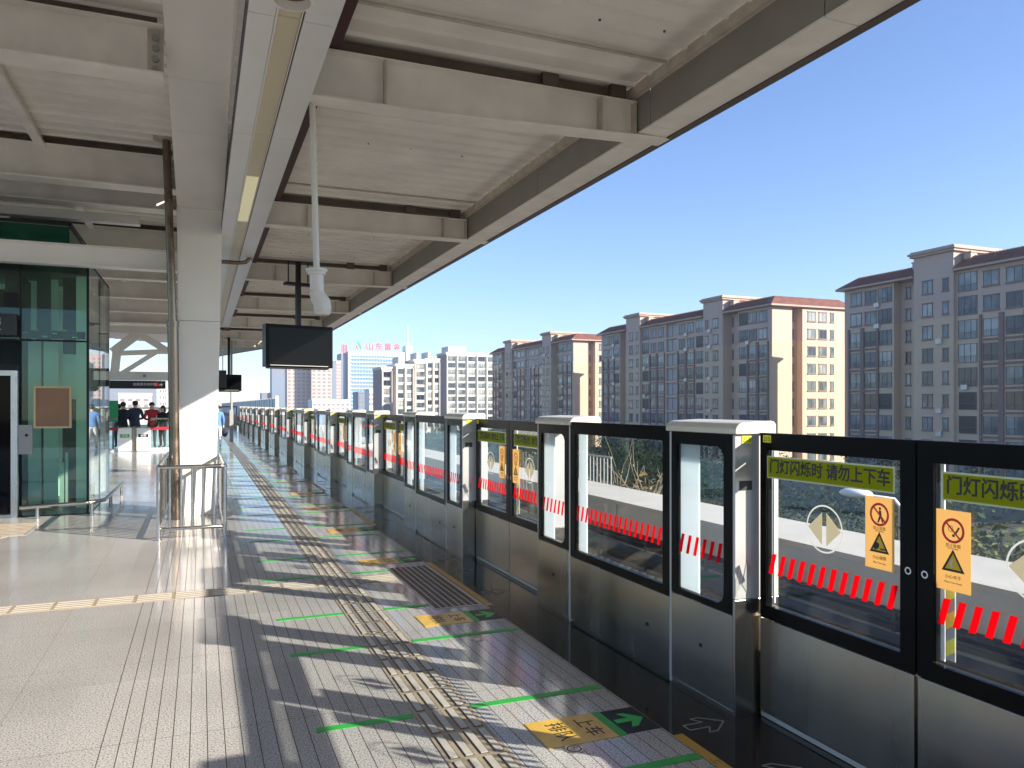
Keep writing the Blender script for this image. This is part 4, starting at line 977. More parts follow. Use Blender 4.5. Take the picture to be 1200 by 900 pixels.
# ================================================================== people
def person(x, y, h, yaw, label, top, legs='trouser', pose='stand', group='people waiting in the far hall', hair_long=False, bag=False):
    t = empty('person', (x, y, 0), label, 'person', group)
    s = h / 1.75
    J = {'pel': (0, 0, .95), 'abd': (0, 0, 1.12), 'che': (0, -.01, 1.34), 'nek': (0, 0, 1.49), 'hd0': (0, -.01, 1.57), 'hd1': (0, -.015, 1.66), 'hd2': (0, 0, 1.74)}
    r = {'pel': .15, 'abd': .135, 'che': .155, 'nek': .062, 'hd0': .075, 'hd1': .092, 'hd2': .06}
    E = [('pel', 'abd'), ('abd', 'che'), ('che', 'nek'), ('nek', 'hd0'), ('hd0', 'hd1'), ('hd1', 'hd2')]
    for sd, sx in (('L', 1), ('R', -1)):
        st = .12 if pose == 'walk' else 0
        J['sh' + sd] = (.19 * sx, 0, 1.41); J['el' + sd] = (.25 * sx, .03, 1.14); 
        if pose == 'fold': J['ha' + sd] = (.06 * sx, -.20, 1.08); J['el' + sd] = (.27 * sx, -.02, 1.13)
        else: J['ha' + sd] = (.25 * sx, -.07, .90)
        J['fg' + sd] = tuple(a + b for a, b in zip(J['ha' + sd], ((-.06 * sx, -.05, .02) if pose == 'fold' else (0, -.02, -.13))))
        J['hp' + sd] = (.095 * sx, 0, .90); J['kn' + sd] = (.10 * sx, -.02 - st * sx, .50); J['an' + sd] = (.10 * sx, .03 - st * 2 * sx, .09); J['to' + sd] = (.11 * sx, -.13 - st * 2 * sx, .04)
        for k, v in (('sh', .075), ('el', .052), ('ha', .036), ('fg', .03), ('hp', .105), ('kn', .068), ('an', .045), ('to', .04)): r[k + sd] = v
        E += [('che', 'sh' + sd), ('sh' + sd, 'el' + sd), ('el' + sd, 'ha' + sd), ('ha' + sd, 'fg' + sd), ('pel', 'hp' + sd), ('hp' + sd, 'kn' + sd), ('kn' + sd, 'an' + sd), ('an' + sd, 'to' + sd)]
    nm = list(J); me = bpy.data.meshes.new('body'); me.from_pydata([Vector(J[n]) * s for n in nm], [(nm.index(a), nm.index(b)) for a, b in E], [])
    o = bpy.data.objects.new('body', me); C.objects.link(o)
    sk = o.modifiers.new('skin', 'SKIN'); 
    for i, n in enumerate(nm):
        me.skin_vertices[0].data[i].radius = (r[n] * s, r[n] * s * (.72 if n in ('pel', 'abd', 'che') else 1)); me.skin_vertices[0].data[i].use_root = (n == 'pel')
    sb = o.modifiers.new('sub', 'SUBSURF'); sb.levels = 1; sb.render_levels = 1
    bpy.context.view_layer.update()
    m2 = bpy.data.meshes.new_from_object(o.evaluated_get(bpy.context.evaluated_depsgraph_get()))
    bpy.data.objects.remove(o); bpy.data.meshes.remove(me)
    m2.materials.clear()
    for k in ('skin', top, legs, 'ink'): m2.materials.append(M[k])
    for p in m2.polygons:
        c = p.center / s; p.use_smooth = True
        hand = any((c - Vector(J['fg' + q])).length < .09 for q in 'LR')
        p.material_index = 0 if (c.z > 1.5 or hand) else (1 if c.z > .88 else (2 if c.z > .09 else 3))
    b = bpy.data.objects.new('body', m2); C.objects.link(b); b.parent = t; ORG[b.name] = (0, 0, 0)
    mb = MB(); mb.sphere((0, .022 * s, 1.685 * s), .105 * s, 0, 14, 9, (1, 1.02, .95))
    if hair_long: mb.sphere((0, .05 * s, 1.57 * s), .11 * s, 0, 12, 8, (1.0, .7, 1.35))
    ORGp = ORG[t.name]; ORG[t.name] = (0, 0, 0)
    mb.build('hair', 'hair', t)
    mb = MB()   # face: nose, eyes, mouth
    mb.sphere((0, -.105 * s, 1.63 * s), .017 * s, 0, 8, 6, (.8, 1, 1.2)); mb.sphere((.033 * s, -.092 * s, 1.655 * s), .012 * s, 1, 8, 6); mb.sphere((-.033 * s, -.092 * s, 1.655 * s), .012 * s, 1, 8, 6); mb.sphere((0, -.09 * s, 1.588 * s), .02 * s, 2, 8, 6, (1.2, .4, .35))
    mb.build('face', ['skin', 'ink', 'red2'], t)
    if bag:
        mb = MB(); q = (-.30 * s, -.04 * s, .60 * s); mb.sphere(q, .17 * s, 0, 14, 9, (.75, 1, 1.05)); mb.tube([(-.26 * s, -.12 * s, .74 * s), (-.25 * s, -.09 * s, .80 * s), (-.26 * s, .02 * s, .74 * s)], .012, 8)
        hb = mb.build('hand_bag', 'cloth_navy', None); 
        hb.location = Vector((x, y, 0)) + Matrix.Rotation(yaw, 3, 'Z') @ Vector(hb.location); hb.rotation_euler = (0, 0, yaw)
        tag(hb, 'dark navy bag carried by the walking person by the column', 'bag')
    ORG[t.name] = ORGp
    t.rotation_euler = (0, 0, yaw)
    return t
YP = 33.4
person(at_y(139, YP), YP, 1.68, R(200), 'person in black standing leftmost behind the cabinet with the green band', 'cloth_dark', pose='fold')
person(at_y(145.5, YP), YP - .3, 1.76, R(160), 'person in a black jacket standing close beside the leftmost person, with back turned', 'cloth_dark')
person(at_y(158.5, YP - 1), YP - 1, 1.80, R(185), 'tall person in a dark navy coat behind the gap between the cabinets', 'cloth_navy', pose='fold')
person(at_y(178, YP - .5), YP - .5, 1.75, R(10), 'person in a red jacket facing the camera behind the glass barrier', 'cloth_red', pose='fold')
person(at_y(190.5, YP - .6), YP - .6, 1.62, R(-40), 'person with long dark hair in black, right of the one in red', 'cloth_dark', hair_long=True)
person(at_y(203, YP), YP, 1.68, R(170), 'person in dark clothes half hidden behind the bronze downpipe', 'cloth_dark')
person(at_y(254.5, 32.5), 32.5, 1.66, R(185), 'person walking away in a blue top and white skirt, half hidden by the column', 'cloth_blue', 'cloth_white', 'walk', 'person walking on the platform', bag=True)
# ================================================================== apartment row beyond the street
WIN = {}
def win_mesh(kind):
    """window seen on a wall facing -X; local origin = centre on the wall plane. Parts share this mesh."""
    if kind in WIN: return WIN[kind]
    w, h, nv, rail = {'pair': (2.0, 1.75, 2, 0), 'tall': (2.05, 2.15, 2, 1), 'balc': (2.3, 2.1, 3, 1), 'square': (1.5, 1.65, 2, 0), 'narrow': (.8, 1.5, 1, 0), 'slit': (.32, 1.5, 1, 0), 'glazed': (2.5, 2.35, 3, 1), 'end': (1.7, 1.55, 2, 0), 'endslit': (.7, 1.5, 1, 0), 'loggia': (1.9, 2.35, 1, 0), 'open': (2.35, 2.2, 1, 1)}[kind]
    mb = MB(); hw, hh = w / 2, h / 2; f = .07
    mb.box(-.06, .05, -hw, hw, hh - f, hh, 0).box(-.06, .05, -hw, hw, -hh, -hh + f, 0).box(-.06, .05, -hw, -hw + f, -hh + f, hh - f, 0).box(-.06, .05, hw - f, hw, -hh + f, hh - f, 0)
    for k in range(1, nv): y = -hw + w * k / nv; mb.box(-.05, .04, y - .03, y + .03, -hh + f, hh - f, 0)
    if rail:
        mb.box(-.055, .0, -hw + f, hw - f, -hh + h * .34, -hh + h * .34 + .05, 0)
        n = int(w / .22)
        for k in range(1, n): y = -hw + w * k / n; mb.box(-.058, -.04, y - .012, y + .012, -hh + f, -hh + h * .34, 0)
    if kind in ('loggia', 'open'):
        mb.box(-.01, .0, -hw + f, hw - f, -hh + f, hh - f, 3 if kind == 'loggia' else 4)  # open: near-black sheet stands in for the shaded depth of the balcony
    else: mb.box(-.02, .03, -hw + f, hw - f, -hh + f, hh - f, 1)
    if not rail and kind != 'loggia': mb.box(-.12, .0, -hw - .12, hw + .12, -hh - .16, -hh - .005, 2).box(-.09, .0, -hw - .1, hw + .1, hh + .005, hh + .12, 2)
    me = bpy.data.meshes.new('window'); me.from_pydata(mb.v, [], mb.f)
    for k in ('wframe', 'wglass', 'sill', 'grey', 'elev_dark', 'tower_white'): me.materials.append(M[k])
    for p, mi in zip(me.polygons, mb.m): p.material_index = mi
    WIN[kind] = (me, mb); return WIN[kind]
L = 58.6
SEG = [(0, 8.7, 0, 0), (8.7, 12.3, 1.3, 0), (12.3, 18.1, -.55, 1), (18.1, 27.5, -.1, 0), (27.5, 31.1, .25, 0), (31.1, 40.5, -.1, 0), (40.5, 46.3, -.55, 1), (46.3, 49.9, 1.3, 0), (49.9, L, 0, 0)]
COLS = []
for t, k, fin in ((2.2, 'tall', 1), (4.75, 'tall', 1), (7.2, 'balc', 0), (9.9, 'narrow', 0), (14.4, 'square', 0), (17.0, 'narrow', 0), (19.7, 'glazed', 0), (22.75, 'tall', 1), (25.6, 'tall', 1)):
    COLS += [(t, k, fin), (L - t, k, fin)]
COLS += [(28.4, 'loggia', 0), (30.2, 'loggia', 0), (11.75, 'slit', 0), (L - 11.75, 'slit', 0)]
AC = [(6.0, 0), (11.3, .2), (16.0, 0), (18.3, 0), (24.1, 0), (39.2, 0), (42.4, 0), (47.2, .2), (52.6, 0)]
def setback(t):
    for a, b, s, tw in SEG:
        if a <= t <= b: return s
    return 0
ZROW = [16.7 - 2.95 * k for k in range(9)]; ZS = 12.55; EAVE = 18.25
def apartment(Yn, Xf, label, dz=0, skip=None):
    Z0 = -9.0; D = 17.0; zs = ZS + dz; ev = EAVE + dz
    a = empty('apartment_block', (Xf + 8, Yn + L / 2, Z0), label, 'apartment building', 'row of matching apartment blocks')
    up = MB(); lo = MB()
    for (t0, t1, s, tw) in SEG:
        y0, y1 = Yn + t0 + (1.0 if t0 == 0 else 0), Yn + t1 - (1.0 if t1 == L else 0); zt = ev + (3.0 if tw else 0); xe = Xf + D if not tw else Xf + 9
        up.box(Xf + s, xe, y0, y1, zs, zt); lo.box(Xf + s, Xf + D, y0, y1, Z0, zs - .002)
    for sgn, yb in ((1, Yn), (-1, Yn + L)):
        for xa, xb, o in ((Xf, Xf + 4.2, 0), (Xf + 6.1, Xf + D + .3, -.35)):
            ya, yc = yb + sgn * o, yb + sgn * .998
            up.box(xa, xb, min(ya, yc), max(ya, yc), zs, ev); lo.box(xa, xb, min(ya, yc), max(ya, yc), Z0, zs - .002)
    up.build('upper_wall', 'wall_up', a); lo.build('wall', 'wall_lo', a)
    # fins and bands of the glazed bays, from the third storey from the top down
    for (t0, t1) in ((.75, 6.2), (21.3, 27.05), (L - 27.05, L - 21.3), (L - 6.2, L - .75)):
        x = Xf + setback((t0 + t1) / 2); mb = MB()
        for t in (t0, (t0 + t1) / 2 - .18, (t0 + t1) / 2 + .42 - .3, t1 - .3): mb.box(x - .2, x + .0 - .004, Yn + t, Yn + t + .3, Z0, ZROW[2] + dz + 1.65)
        for k in range(2, 9): mb.box(x - .25, x - .004, Yn + t0 + .3, Yn + t1 - .3, ZROW[k] + dz - 1.62, ZROW[k] + dz - 1.3) if False else mb.box(x - .22, x - .004, Yn + t0 + .31, Yn + t1 - .31, ZROW[k] + dz - 1.55, ZROW[k] + dz - 1.32)
        mb.build('bay_frame', 'fin', a)
    # floor bands on the loggia column
    mb = MB()
    for k in range(9): mb.box(Xf - .12, Xf + .245, Yn + 27.52, Yn + 31.08, ZROW[k] + dz - 1.62, ZROW[k] + dz - 1.30)
    mb.build('loggia_slab', 'wall_lo', a)
    # eaves and hipped tiled roofs between the stair towers
    for (t0, t1) in ((-.9, 12.25), (18.15, 40.45), (46.35, L + .9)):
        y0, y1 = Yn + t0, Yn + t1; x0, x1 = Xf - .9, Xf + D + .9
        MB().box(x0, x1, y0, y1, ev - .05, ev + .22).build('eave', 'eave', a)
        i0 = 2.0 if t0 < 0 else 0; i1 = 2.0 if t1 > L else 0; z0, z1 = ev + .222, ev + 1.85
        mb = MB(); vs = [(x0, y0, z0), (x1, y0, z0), (x1, y1, z0), (x0, y1, z0), (x0 + 2.4, y0 + i0, z1), (x1 - 2.4, y0 + i0, z1), (x1 - 2.4, y1 - i1, z1), (x0 + 2.4, y1 - i1, z1)]
        mb.add(vs, [(0, 3, 2, 1), (4, 5, 6, 7), (0, 1, 5, 4), (1, 2, 6, 5), (2, 3, 7, 6), (3, 0, 4, 7)])
        # tile courses as thin raised ribs on the street slope
        y = y0 + i0 + .2
        while y < y1 - i1 - .1:
            mb.prism([(x0 + .03, y, z0 + .05), (x0 + 2.43, y, z1 + .03), (x0 + 2.43, y + .1, z1 + .03), (x0 + .03, y + .1, z0 + .05)], (0, 0, .05)); y += .45
        rf = mb.build('roof', 'tile', a)
        yc = y1 - 1.2 if t0 < 0 or t0 == 18.15 else y0 + .4
        MB().box(Xf + .9, Xf + 2.0, yc, yc + 1.0, ev + .6, ev + 2.25).box(Xf + .8, Xf + 2.1, yc - .1, yc + 1.1, ev + 2.251, ev + 2.4).build('chimney', 'wall_up', rf)
    for (t0, t1) in ((12.3, 18.1), (40.5, 46.3)):
        y0, y1 = Yn + t0, Yn + t1; x0 = Xf - .55
        mb = MB().box(x0 - .35, Xf + 9.3, y0 - .35, y1 + .35, ev + 2.55, ev + 2.85); mb.box(x0 - .55, Xf + 9.5, y0 - .55, y1 + .55, ev + 2.851, ev + 3.1); mb.box(x0 - .3, Xf + 9.2, y0 - .3, y1 + .3, ev + 3.101, ev + 3.32); mb.build('tower_cornice', 'eave', a)
    for t, dx in AC:
        for r in range(0, 9):
            if random.random() < .3 and not (skip and skip(t)):
                x = Xf + setback(t) - .004; z = ZROW[r] + dz - 1.25
                MB().box(x - .36, x, Yn + t - .42, Yn + t + .42, z - .3, z + .3).build('air_conditioner', 'steel_light', a)
    # windows
    rows = []
    for (t, k, fin) in COLS:
        for r, z in enumerate(ZROW):
            kk = k
            if fin and r < 2: kk = 'pair'
            if skip and skip(t): continue
            if kk in ('balc', 'glazed') and random.random() < .2: kk = 'open'
            rows.append((Xf + setback(t) - .02, Yn + t, z + dz, kk, 0, r))
    for (x, k) in ((Xf + 8.1, 'end'), (Xf + 10.5, 'end'), (Xf + 12.6, 'endslit')):
        for r, z in enumerate(ZROW): rows.append((x, Yn - .37, z + dz, k, 90, r))
    for r, z in enumerate(ZROW): rows.append((Xf + 5.2, Yn + .98, z + dz, 'slit', 90, r))
    rows.sort(key=lambda q: (q[5] > 5, q[3] in ('slit', 'endslit', 'loggia'), q[5]))
    rest = MB()
    for i, (x, y, z, k, rot, r) in enumerate(rows):
        me, src = win_mesh(k)
        if i < 99:
            o = bpy.data.objects.new('window', me); C.objects.link(o); o.parent = a; o.location = Vector((x, y, z)) - Vector(ORG[a.name]); o.rotation_euler = (0, 0, R(rot))
        else:
            rm = Matrix.Translation((x, y, z)) @ Matrix.Rotation(R(rot), 4, 'Z')
            n = len(rest.v); rest.v += [tuple(rm @ Vector(p)) for p in src.v]; rest.f += [[q + n for q in f] for f in src.f]; rest.m += src.m; rest.sm += src.sm
    tag(rest.build('windows', ['wframe', 'wglass', 'sill', 'grey', 'elev_dark', 'tower_white'], a), kind='stuff')
    return a
XB = 88.0
apartment(86.5 - L, XB, 'nearest beige apartment block with brown tiled roof at the right edge', .25, skip=lambda t: t < 22)
apartment(102.0, XB, 'second beige apartment block, its narrow end wall sunlit orange, in the middle of the row')
apartment(175.4, XB, 'farthest of the three beige apartment blocks with tiled roofs, next to the white blocks')

# ================================================================== white blocks, towers
def block(name, px0, px1, py_top, d, deep, label, wall, side, nx, rows, group=None, win='square', floor=2.9, extra=True):
    a0 = at_d(px0, 475, d); Y = a0.y; x0, x1 = a0.x, at_y(px1, Y); zt = HC + d * (475 - py_top) / 900
    t = empty(name, ((x0 + x1) / 2, Y, -9), label, 'building', group)
    MB().box(x0 + .06, x1, Y, Y + deep, -9, zt).build('wall', wall, t)
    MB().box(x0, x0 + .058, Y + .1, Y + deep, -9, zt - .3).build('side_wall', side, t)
    MB().box(x0 - .25, x1 + .25, Y - .25, Y + deep + .2, zt + .002, zt + .7).build('parapet', wall, t)
    if extra: MB().box(x0 + 1.5, x0 + (x1 - x0) * .42, Y + 2, Y + deep - 2, zt + .702, zt + 3.4).build('roof_box', wall, t)
    me, src = win_mesh(win); w = (x1 - x0) / nx; sxw = {'square': 1.5, 'balc': 2.3, 'glazed': 2.5, 'pair': 2.0}[win]
    k = 0
    mb = MB()
    for i in range(nx):
        for r in range(rows):
            z = zt - 2.0 - r * floor; x = x0 + (i + .5) * w
            if k < 100:
                o = bpy.data.objects.new('window', me); C.objects.link(o); o.parent = t; o.rotation_euler = (0, 0, R(90)); o.location = Vector((x, Y - .03, z)) - Vector(ORG[t.name]); o.scale = (1, min(1.5, .72 * w / sxw), 1); k += 1
    for i in range(nx + 1): mb.box(x0 + i * w - .22 + .3, x0 + i * w + .22 + (.0 if i == nx else .3) - (.3 if i == nx else 0), Y - .7, Y - .01, -9, zt - .6)
    for r in range(rows): mb.box(x0 + .5, x1 - .5, Y - .35, Y - .012, zt - 3.35 - r * floor, zt - 3.1 - r * floor) if r % 2 else None
    mb.build('wall_rib', wall, t)
    return t
G = 'white apartment blocks beyond the beige row'
block('white_apartment', 523, 581, 414.5, 330, 14, 'wide white apartment block right next to the farthest beige block', 'white_wall', 'shaded_wall', 5, 10, G, 'balc')
block('white_apartment', 499, 515, 422, 300, 14, 'narrow white apartment slab left of the wide white block', 'white_wall', 'shaded_wall', 2, 9, G, 'square')
block('white_apartment', 485.5, 499.5, 423, 288, 14, 'narrow white apartment slab with a shaded mauve side wall, right of the white spire tower', 'white_wall', 'shaded_wall', 1, 9, G, 'pair')
block('white_apartment', 464, 484, 428.5, 276, 14, 'white apartment slab standing before the foot of the white spire tower', 'white_wall', 'shaded_wall', 2, 8, G, 'square')
block('white_apartment', 447, 459, 432, 264, 14, 'leftmost cream and white apartment slab in front of the glass tower', 'white_wall', 'shaded_wall', 1, 8, G, 'pair', extra=False)

def tower_glass():
    d = 780; a = at_d(408, 475, d); Y = a.y; x0, x1 = a.x, at_y(474.5, Y); zt = HC + d * (475 - 411.5) / 900
    t = empty('glass_office_tower', ((x0 + x1) / 2, Y, -9), 'pale blue office tower with red roof lettering and a white spire', 'building')
    MB().box(x0, x1, Y, Y + 30, -9, zt).build('core', 'tower_white', t)
    MB().box(x0 - 6.5, x0 - .1, Y + 4, Y + 30, -9, zt - 2).build('side_wing', 'blue_wall', t)
    MB().box(x0 - 3.6, x0 - 2.4, Y + 3.9, Y + 3.99, -9, zt - 3).build('dark_slot', 'tower_glass', t)
    nf = 15; fh = (zt - 4.2 + 9) / 16
    k = 0; rest = MB(); n = 18; w = (x1 - x0 - 6) / n
    for r in range(nf):
        z1 = zt - 4.0 - r * fh
        for i in range(n):
            q = rest if k >= 100 else MB(); q.box(x0 + 3 + i * w + .3, x0 + 3 + (i + 1) * w - .3, Y - .35, Y - .02, z1 - fh * .62, z1)
            if k < 100: q.build('window', 'tower_glass', t)
            k += 1
    tag(rest.build('windows', 'tower_glass', t), kind='stuff')
    for r in range(nf): MB().box(x0 + 2.4, x1 - 2.4, Y - .9, Y - .02, zt - 4.0 - r * fh - fh * .95, zt - 4.0 - r * fh - fh * .66).build('floor_band', 'tower_band', t)
    mb = MB().box(x0 + 1.0, x0 + 1.01, Y - .1, Y, 0, 1)
    zb = zt + 1.2; S = d / 900
    MB().box(at_y(413, Y), at_y(470, Y), Y + 1.5, Y + 2.2, zt + .01, zt + 1.0).build('sign_frame', 'grey', t)
    for i, ch in enumerate('山东黄金'):
        px = 433.5 + i * 10.6
        text_mesh(ch, 9.6 * S, 'roof_letter', 'sign_red', t, (at_y(px, Y), Y + 1.4, zt + 1 + 4.6 * S), FRONTROT, offset=.10)
    lg = MB(); c = (at_y(421.5, Y), Y + 1.4, zt + 1 + 5 * S); q = S
    lg.prism([(c[0] - 3 * q, c[1], c[2] + 5 * q), (c[0] - .5 * q, c[1], c[2] + 5 * q), (c[0] + 3.2 * q, c[1], c[2] - 3.6 * q), (c[0] + 1.2 * q, c[1], c[2] - 3.6 * q)], (0, .3, 0), 0)
    lg.prism([(c[0] + 4.6 * q, c[1] + .01, c[2] + 2 * q), (c[0] + 6.4 * q, c[1] + .01, c[2] + 2 * q), (c[0] + 4.0 * q, c[1] + .01, c[2] - 3.6 * q), (c[0] + 1.9 * q, c[1] + .01, c[2] - 3.6 * q)], (0, .3, 0), 1)
    lg.prism([(c[0] - 4.4 * q, c[1] + .02, c[2] + 1 * q), (c[0] - 3 * q, c[1] + .02, c[2] + 1 * q), (c[0] - 1.5 * q, c[1] + .02, c[2] - 3.6 * q), (c[0] - 3 * q, c[1] + .02, c[2] - 3.6 * q)], (0, .3, 0), 2)
    lg.build('roof_logo', ['logo_green', 'tower_white', 'sign_red'], t)
    for k in range(4): MB().box(x0 - 6 + k * 1.6, x0 - 5 + k * 1.6, Y + 4.2, Y + 4.5, zt - 1.5, zt + 7).build('side_letter', 'sign_red', t)
    xa, xb = at_y(475.5, Y), at_y(483, Y); zs = HC + d * (475 - 403) / 900
    MB().box(xa, xb, Y - 1, Y + 14, -9, zs).build('stair_tower', 'tower_white', t)
    MB().box(x1 + .05, xa - .05, Y + 2, Y + 14, -9, zt - 1).build('link', 'blue_wall', t)
    xm = (xa + xb) / 2
    mb = MB(); mb.tube([(xm, Y + 5, zs), (xm, Y + 5, zs + 3), (xm, Y + 5, zs + 10), (xm, Y + 5, zs + 22)], [1.7, 1.2, .7, .2], 10); mb.box(xm - 2.2, xm + 2.2, Y + 3, Y + 7, zs + 2.2, zs + 2.8); mb.build('spire', 'tower_white', t)
tower_glass()
def slab(name, px0, px1, py, d, deep, label, m, bands=0, cat='building'):
    a = at_d(px0, 475, d); Y = a.y; x0, x1 = a.x, at_y(px1, Y); zt = HC + d * (475 - py) / 900
    t = empty(name, ((x0 + x1) / 2, Y, -9), label, cat)
    MB().box(x0, x1, Y, Y + deep, -9, zt).build('wall', m, t); MB().box(x0 - .3, x1 + .3, Y - .3, Y + deep, zt + .01, zt + 1.2).build('parapet', m, t)
    n = max(3, int((x1 - x0) / 3.4)); w = (x1 - x0) / n; k = 0; rest = MB(); me = None
    for r in range(bands):
        z = zt - 2.6 - r * 3.1
        if z < -2: break
        for i in range(n):
            x = x0 + (i + .5) * w
            if k >= 100: rest.box(x - w * .28, x + w * .28, Y - .14, Y - .02, z - .8, z + .7); continue
            if me is None:
                o = MB().box(x - w * .28, x + w * .28, Y - .14, Y - .02, z - .8, z + .7).build('window', 'far_glass', t); me = o.data; c0 = (x, z)
            else:
                o = bpy.data.objects.new('window', me); C.objects.link(o); o.parent = t; o.location = (x - c0[0], 0, z - c0[1])
            k += 1
    if rest.v: tag(rest.build('windows', 'far_glass', t), kind='stuff')
    return t
slab('pink_tower', 336.5, 363.8, 421, 640, 18, 'pinkish residential tower just below the hanging screen, left half', 'pink_wall', 16)
slab('pink_tower', 365, 389, 422, 636, 18, 'pinkish residential tower just below the hanging screen, right half', 'pink_wall', 16)
slab('pink_tower', 394, 399.5, 424, 700, 14, 'slim pink tower between the hanging screen and the blue office tower', 'pink_wall', 14)
slab('blue_tower', 389.3, 393.8, 424.5, 690, 14, 'slim blue-grey tower side left of the slim pink tower', 'blue_wall', 0)
slab('blue_tower', 318.5, 336, 415, 900, 25, 'hazy blue-grey tower left of the pink towers', 'blue_wall', 8)
slab('low_block', 306.5, 318, 461.5, 900, 25, 'hazy low blue block left of the hazy blue-grey tower', 'blue_wall', 3)
slab('low_block', 420, 432.5, 461, 520, 20, 'low brown-blue block at the foot of the glass office tower', 'blue_wall', 3)
slab('low_block', 433, 437.5, 457.5, 500, 16, 'small white block between the glass tower foot and the white slabs', 'tower_white', 3)
slab('podium', 366, 410, 470, 560, 25, 'low white podium building in front of the pink towers', 'tower_white', 2)
slab('far_block', 139, 176, 463, 420, 16, 'pale far apartment block seen behind the waiting people', 'white_wall', 6)
slab('blue_tower', 128, 182, 440, 800, 25, 'hazy blue tower behind the pale block in the far hall', 'blue_wall', 12)
slab('pale_tower', 187, 196, 452, 380, 12, 'slim pale tower close left of the bronze downpipe', 'tower_white', 8)
slab('pale_tower', 84, 122, 455, 430, 14, 'pale far block seen through the clear elevator glass', 'white_wall', 8)
# noise barrier on the viaduct far down the line
nb_ = empty('noise_barrier', (7.35, 90, .1), 'long pale noise barrier with posts far down the line', 'noise barrier')
mb = MB(); y = 82.0
while y < 300: mb.box(7.2, 7.26, y + .1, y + 3.9, .12, 2.35); y += 4
mb.build('panel', 'noise_wall', nb_)
mb = MB(); y = 82.0
while y < 300: mb.box(7.15, 7.32, y - .09, y + .09, .105, 2.45); y += 4
mb.build('post', 'grey', nb_)
MB().box(7.1, 7.36, 81.6, 81.9, .105, 2.62).build('end_post', 'white_clad', nb_)

# ================================================================== greenery and small things beyond the parapet
def leaves(mb, c, rad, n, size, rng, mi=0, clump=7):
    k = 0
    while k < n:
        # clump centre inside an uneven ellipsoid
        u = rng.uniform(-1, 1); ph = rng.uniform(0, 2 * math.pi); rr = rng.uniform(.35, 1) ** .5 * (1 + .18 * math.sin(3 * ph + c[0]))
        s = math.sqrt(1 - u * u); cc = Vector((c[0] + rad[0] * rr * s * math.cos(ph), c[1] + rad[1] * rr * s * math.sin(ph), c[2] + rad[2] * rr * u))
        for j in range(clump):
            p = cc + Vector((rng.gauss(0, .17) * rad[0] * .7, rng.gauss(0, .17) * rad[1] * .7, rng.gauss(0, .14) * rad[2] * .7))
            a = Vector((rng.gauss(0, 1), rng.gauss(0, 1), rng.gauss(0, .6))).normalized(); b = a.cross(Vector((rng.gauss(0, 1), rng.gauss(0, 1), rng.gauss(0, 1)))).normalized()
            L1 = size * rng.uniform(.7, 1.4); mb.add([p - a * L1, p - b * L1 * .42, p + a * L1, p + b * L1 * .42], [(0, 1, 2, 3)], mi); k += 1
def tree(x, y, ztop, rad, label, leaf, n=1500, size=.13, seed=1, group=None, cat='tree'):
    rng = random.Random(seed); t = empty('tree', (x, y, -9), label, cat, group); zc = ztop - rad[2]
    mb = MB(); mb.tube([(x, y, -9), (x + .1, y, -5), (x + .05, y + .1, zc)], [.19, .14, .07], 8)
    for k in range(6):
        a = rng.uniform(0, 6.28); z = zc - rad[2] * rng.uniform(0, .9); mb.tube([(x + .08, y, z - .6), (x + math.cos(a) * rad[0] * .45, y + math.sin(a) * rad[1] * .45, z + .2), (x + math.cos(a) * rad[0] * .8, y + math.sin(a) * rad[1] * .8, z + .8)], [.06, .04, .015], 6)
    mb.build('trunk', 'bark', t)
    mb = MB(); leaves(mb, (x, y, zc), rad, n, size, rng); mb.build('crown', leaf, t)
    return t
def twig_tree(x, y, ztop, w, label, seed, leaf=None, nleaf=0):
    rng = random.Random(seed); t = empty('bare_tree', (x, y, -9), label, 'tree', 'bare and dry trees beside the parapet')
    mb = MB(); mb.tube([(x, y, -9), (x, y, -4), (x + .05, y, ztop - 2.2)], [.12, .09, .05], 7)
    for k in range(34):
        a = rng.uniform(0, 6.28); z0 = ztop - rng.uniform(1.2, 3.4); p = Vector((x, y, z0)); d = Vector((math.cos(a), math.sin(a), 1.5)).normalized(); path = [p]
        for j in range(4): d = (d + Vector((rng.gauss(0, .18), rng.gauss(0, .18), rng.gauss(.02, .12)))).normalized(); p = p + d * rng.uniform(.25, .5) * w; path.append(p)
        mb.tube(path, [.018, .014, .010, .008, .005], 5)
    mb.build('branches', 'twig', t)
    if leaf: mb = MB(); leaves(mb, (x, y, ztop - 1.3), (w * .9, w * .9, 1.0), nleaf, .07, rng); mb.build('foliage', leaf, t)
twig_tree(9.2, at_x(760, 9.2), .72, 1.0, 'bare pale-branched tree seen through the nearest fixed glass panel', 3, 'leaf_dry', 240)
twig_tree(9.6, at_x(725, 9.6), .75, 1.1, 'thin bare tree left of the pale-branched one, behind the nearest fixed panel', 5)
twig_tree(8.8, at_x(690, 8.8), -.05, .8, 'low yellowish dry tree at the left edge of the nearest fixed panel', 8, 'leaf_olive', 500)
twig_tree(8.6, at_x(830, 8.6), -.35, .7, 'dry reddish shrub top seen through the window of the nearest pillar', 9, 'leaf_dry', 300)
twig_tree(9.0, at_x(950, 9.0), -.35, .8, 'dry reddish tree top behind the door with the round arrow emblem', 12, 'leaf_dry', 420)
tree(9.7, at_x(1160, 9.7), .16, (1.15, 1.5, 1.1), 'sunlit olive bush top right of the no-smoking sticker', 'leaf_olive', 2600, .06, 4, cat='tree')
tree(9.4, at_x(1005, 9.4), -.75, (.9, 1.2, 1.0), 'small olive tree top behind the no-leaning sticker', 'leaf_olive', 900, .08, 6)
rng = random.Random(11)
td = [('dark green tree beyond the parapet, behind the %s', s) for s in ()]
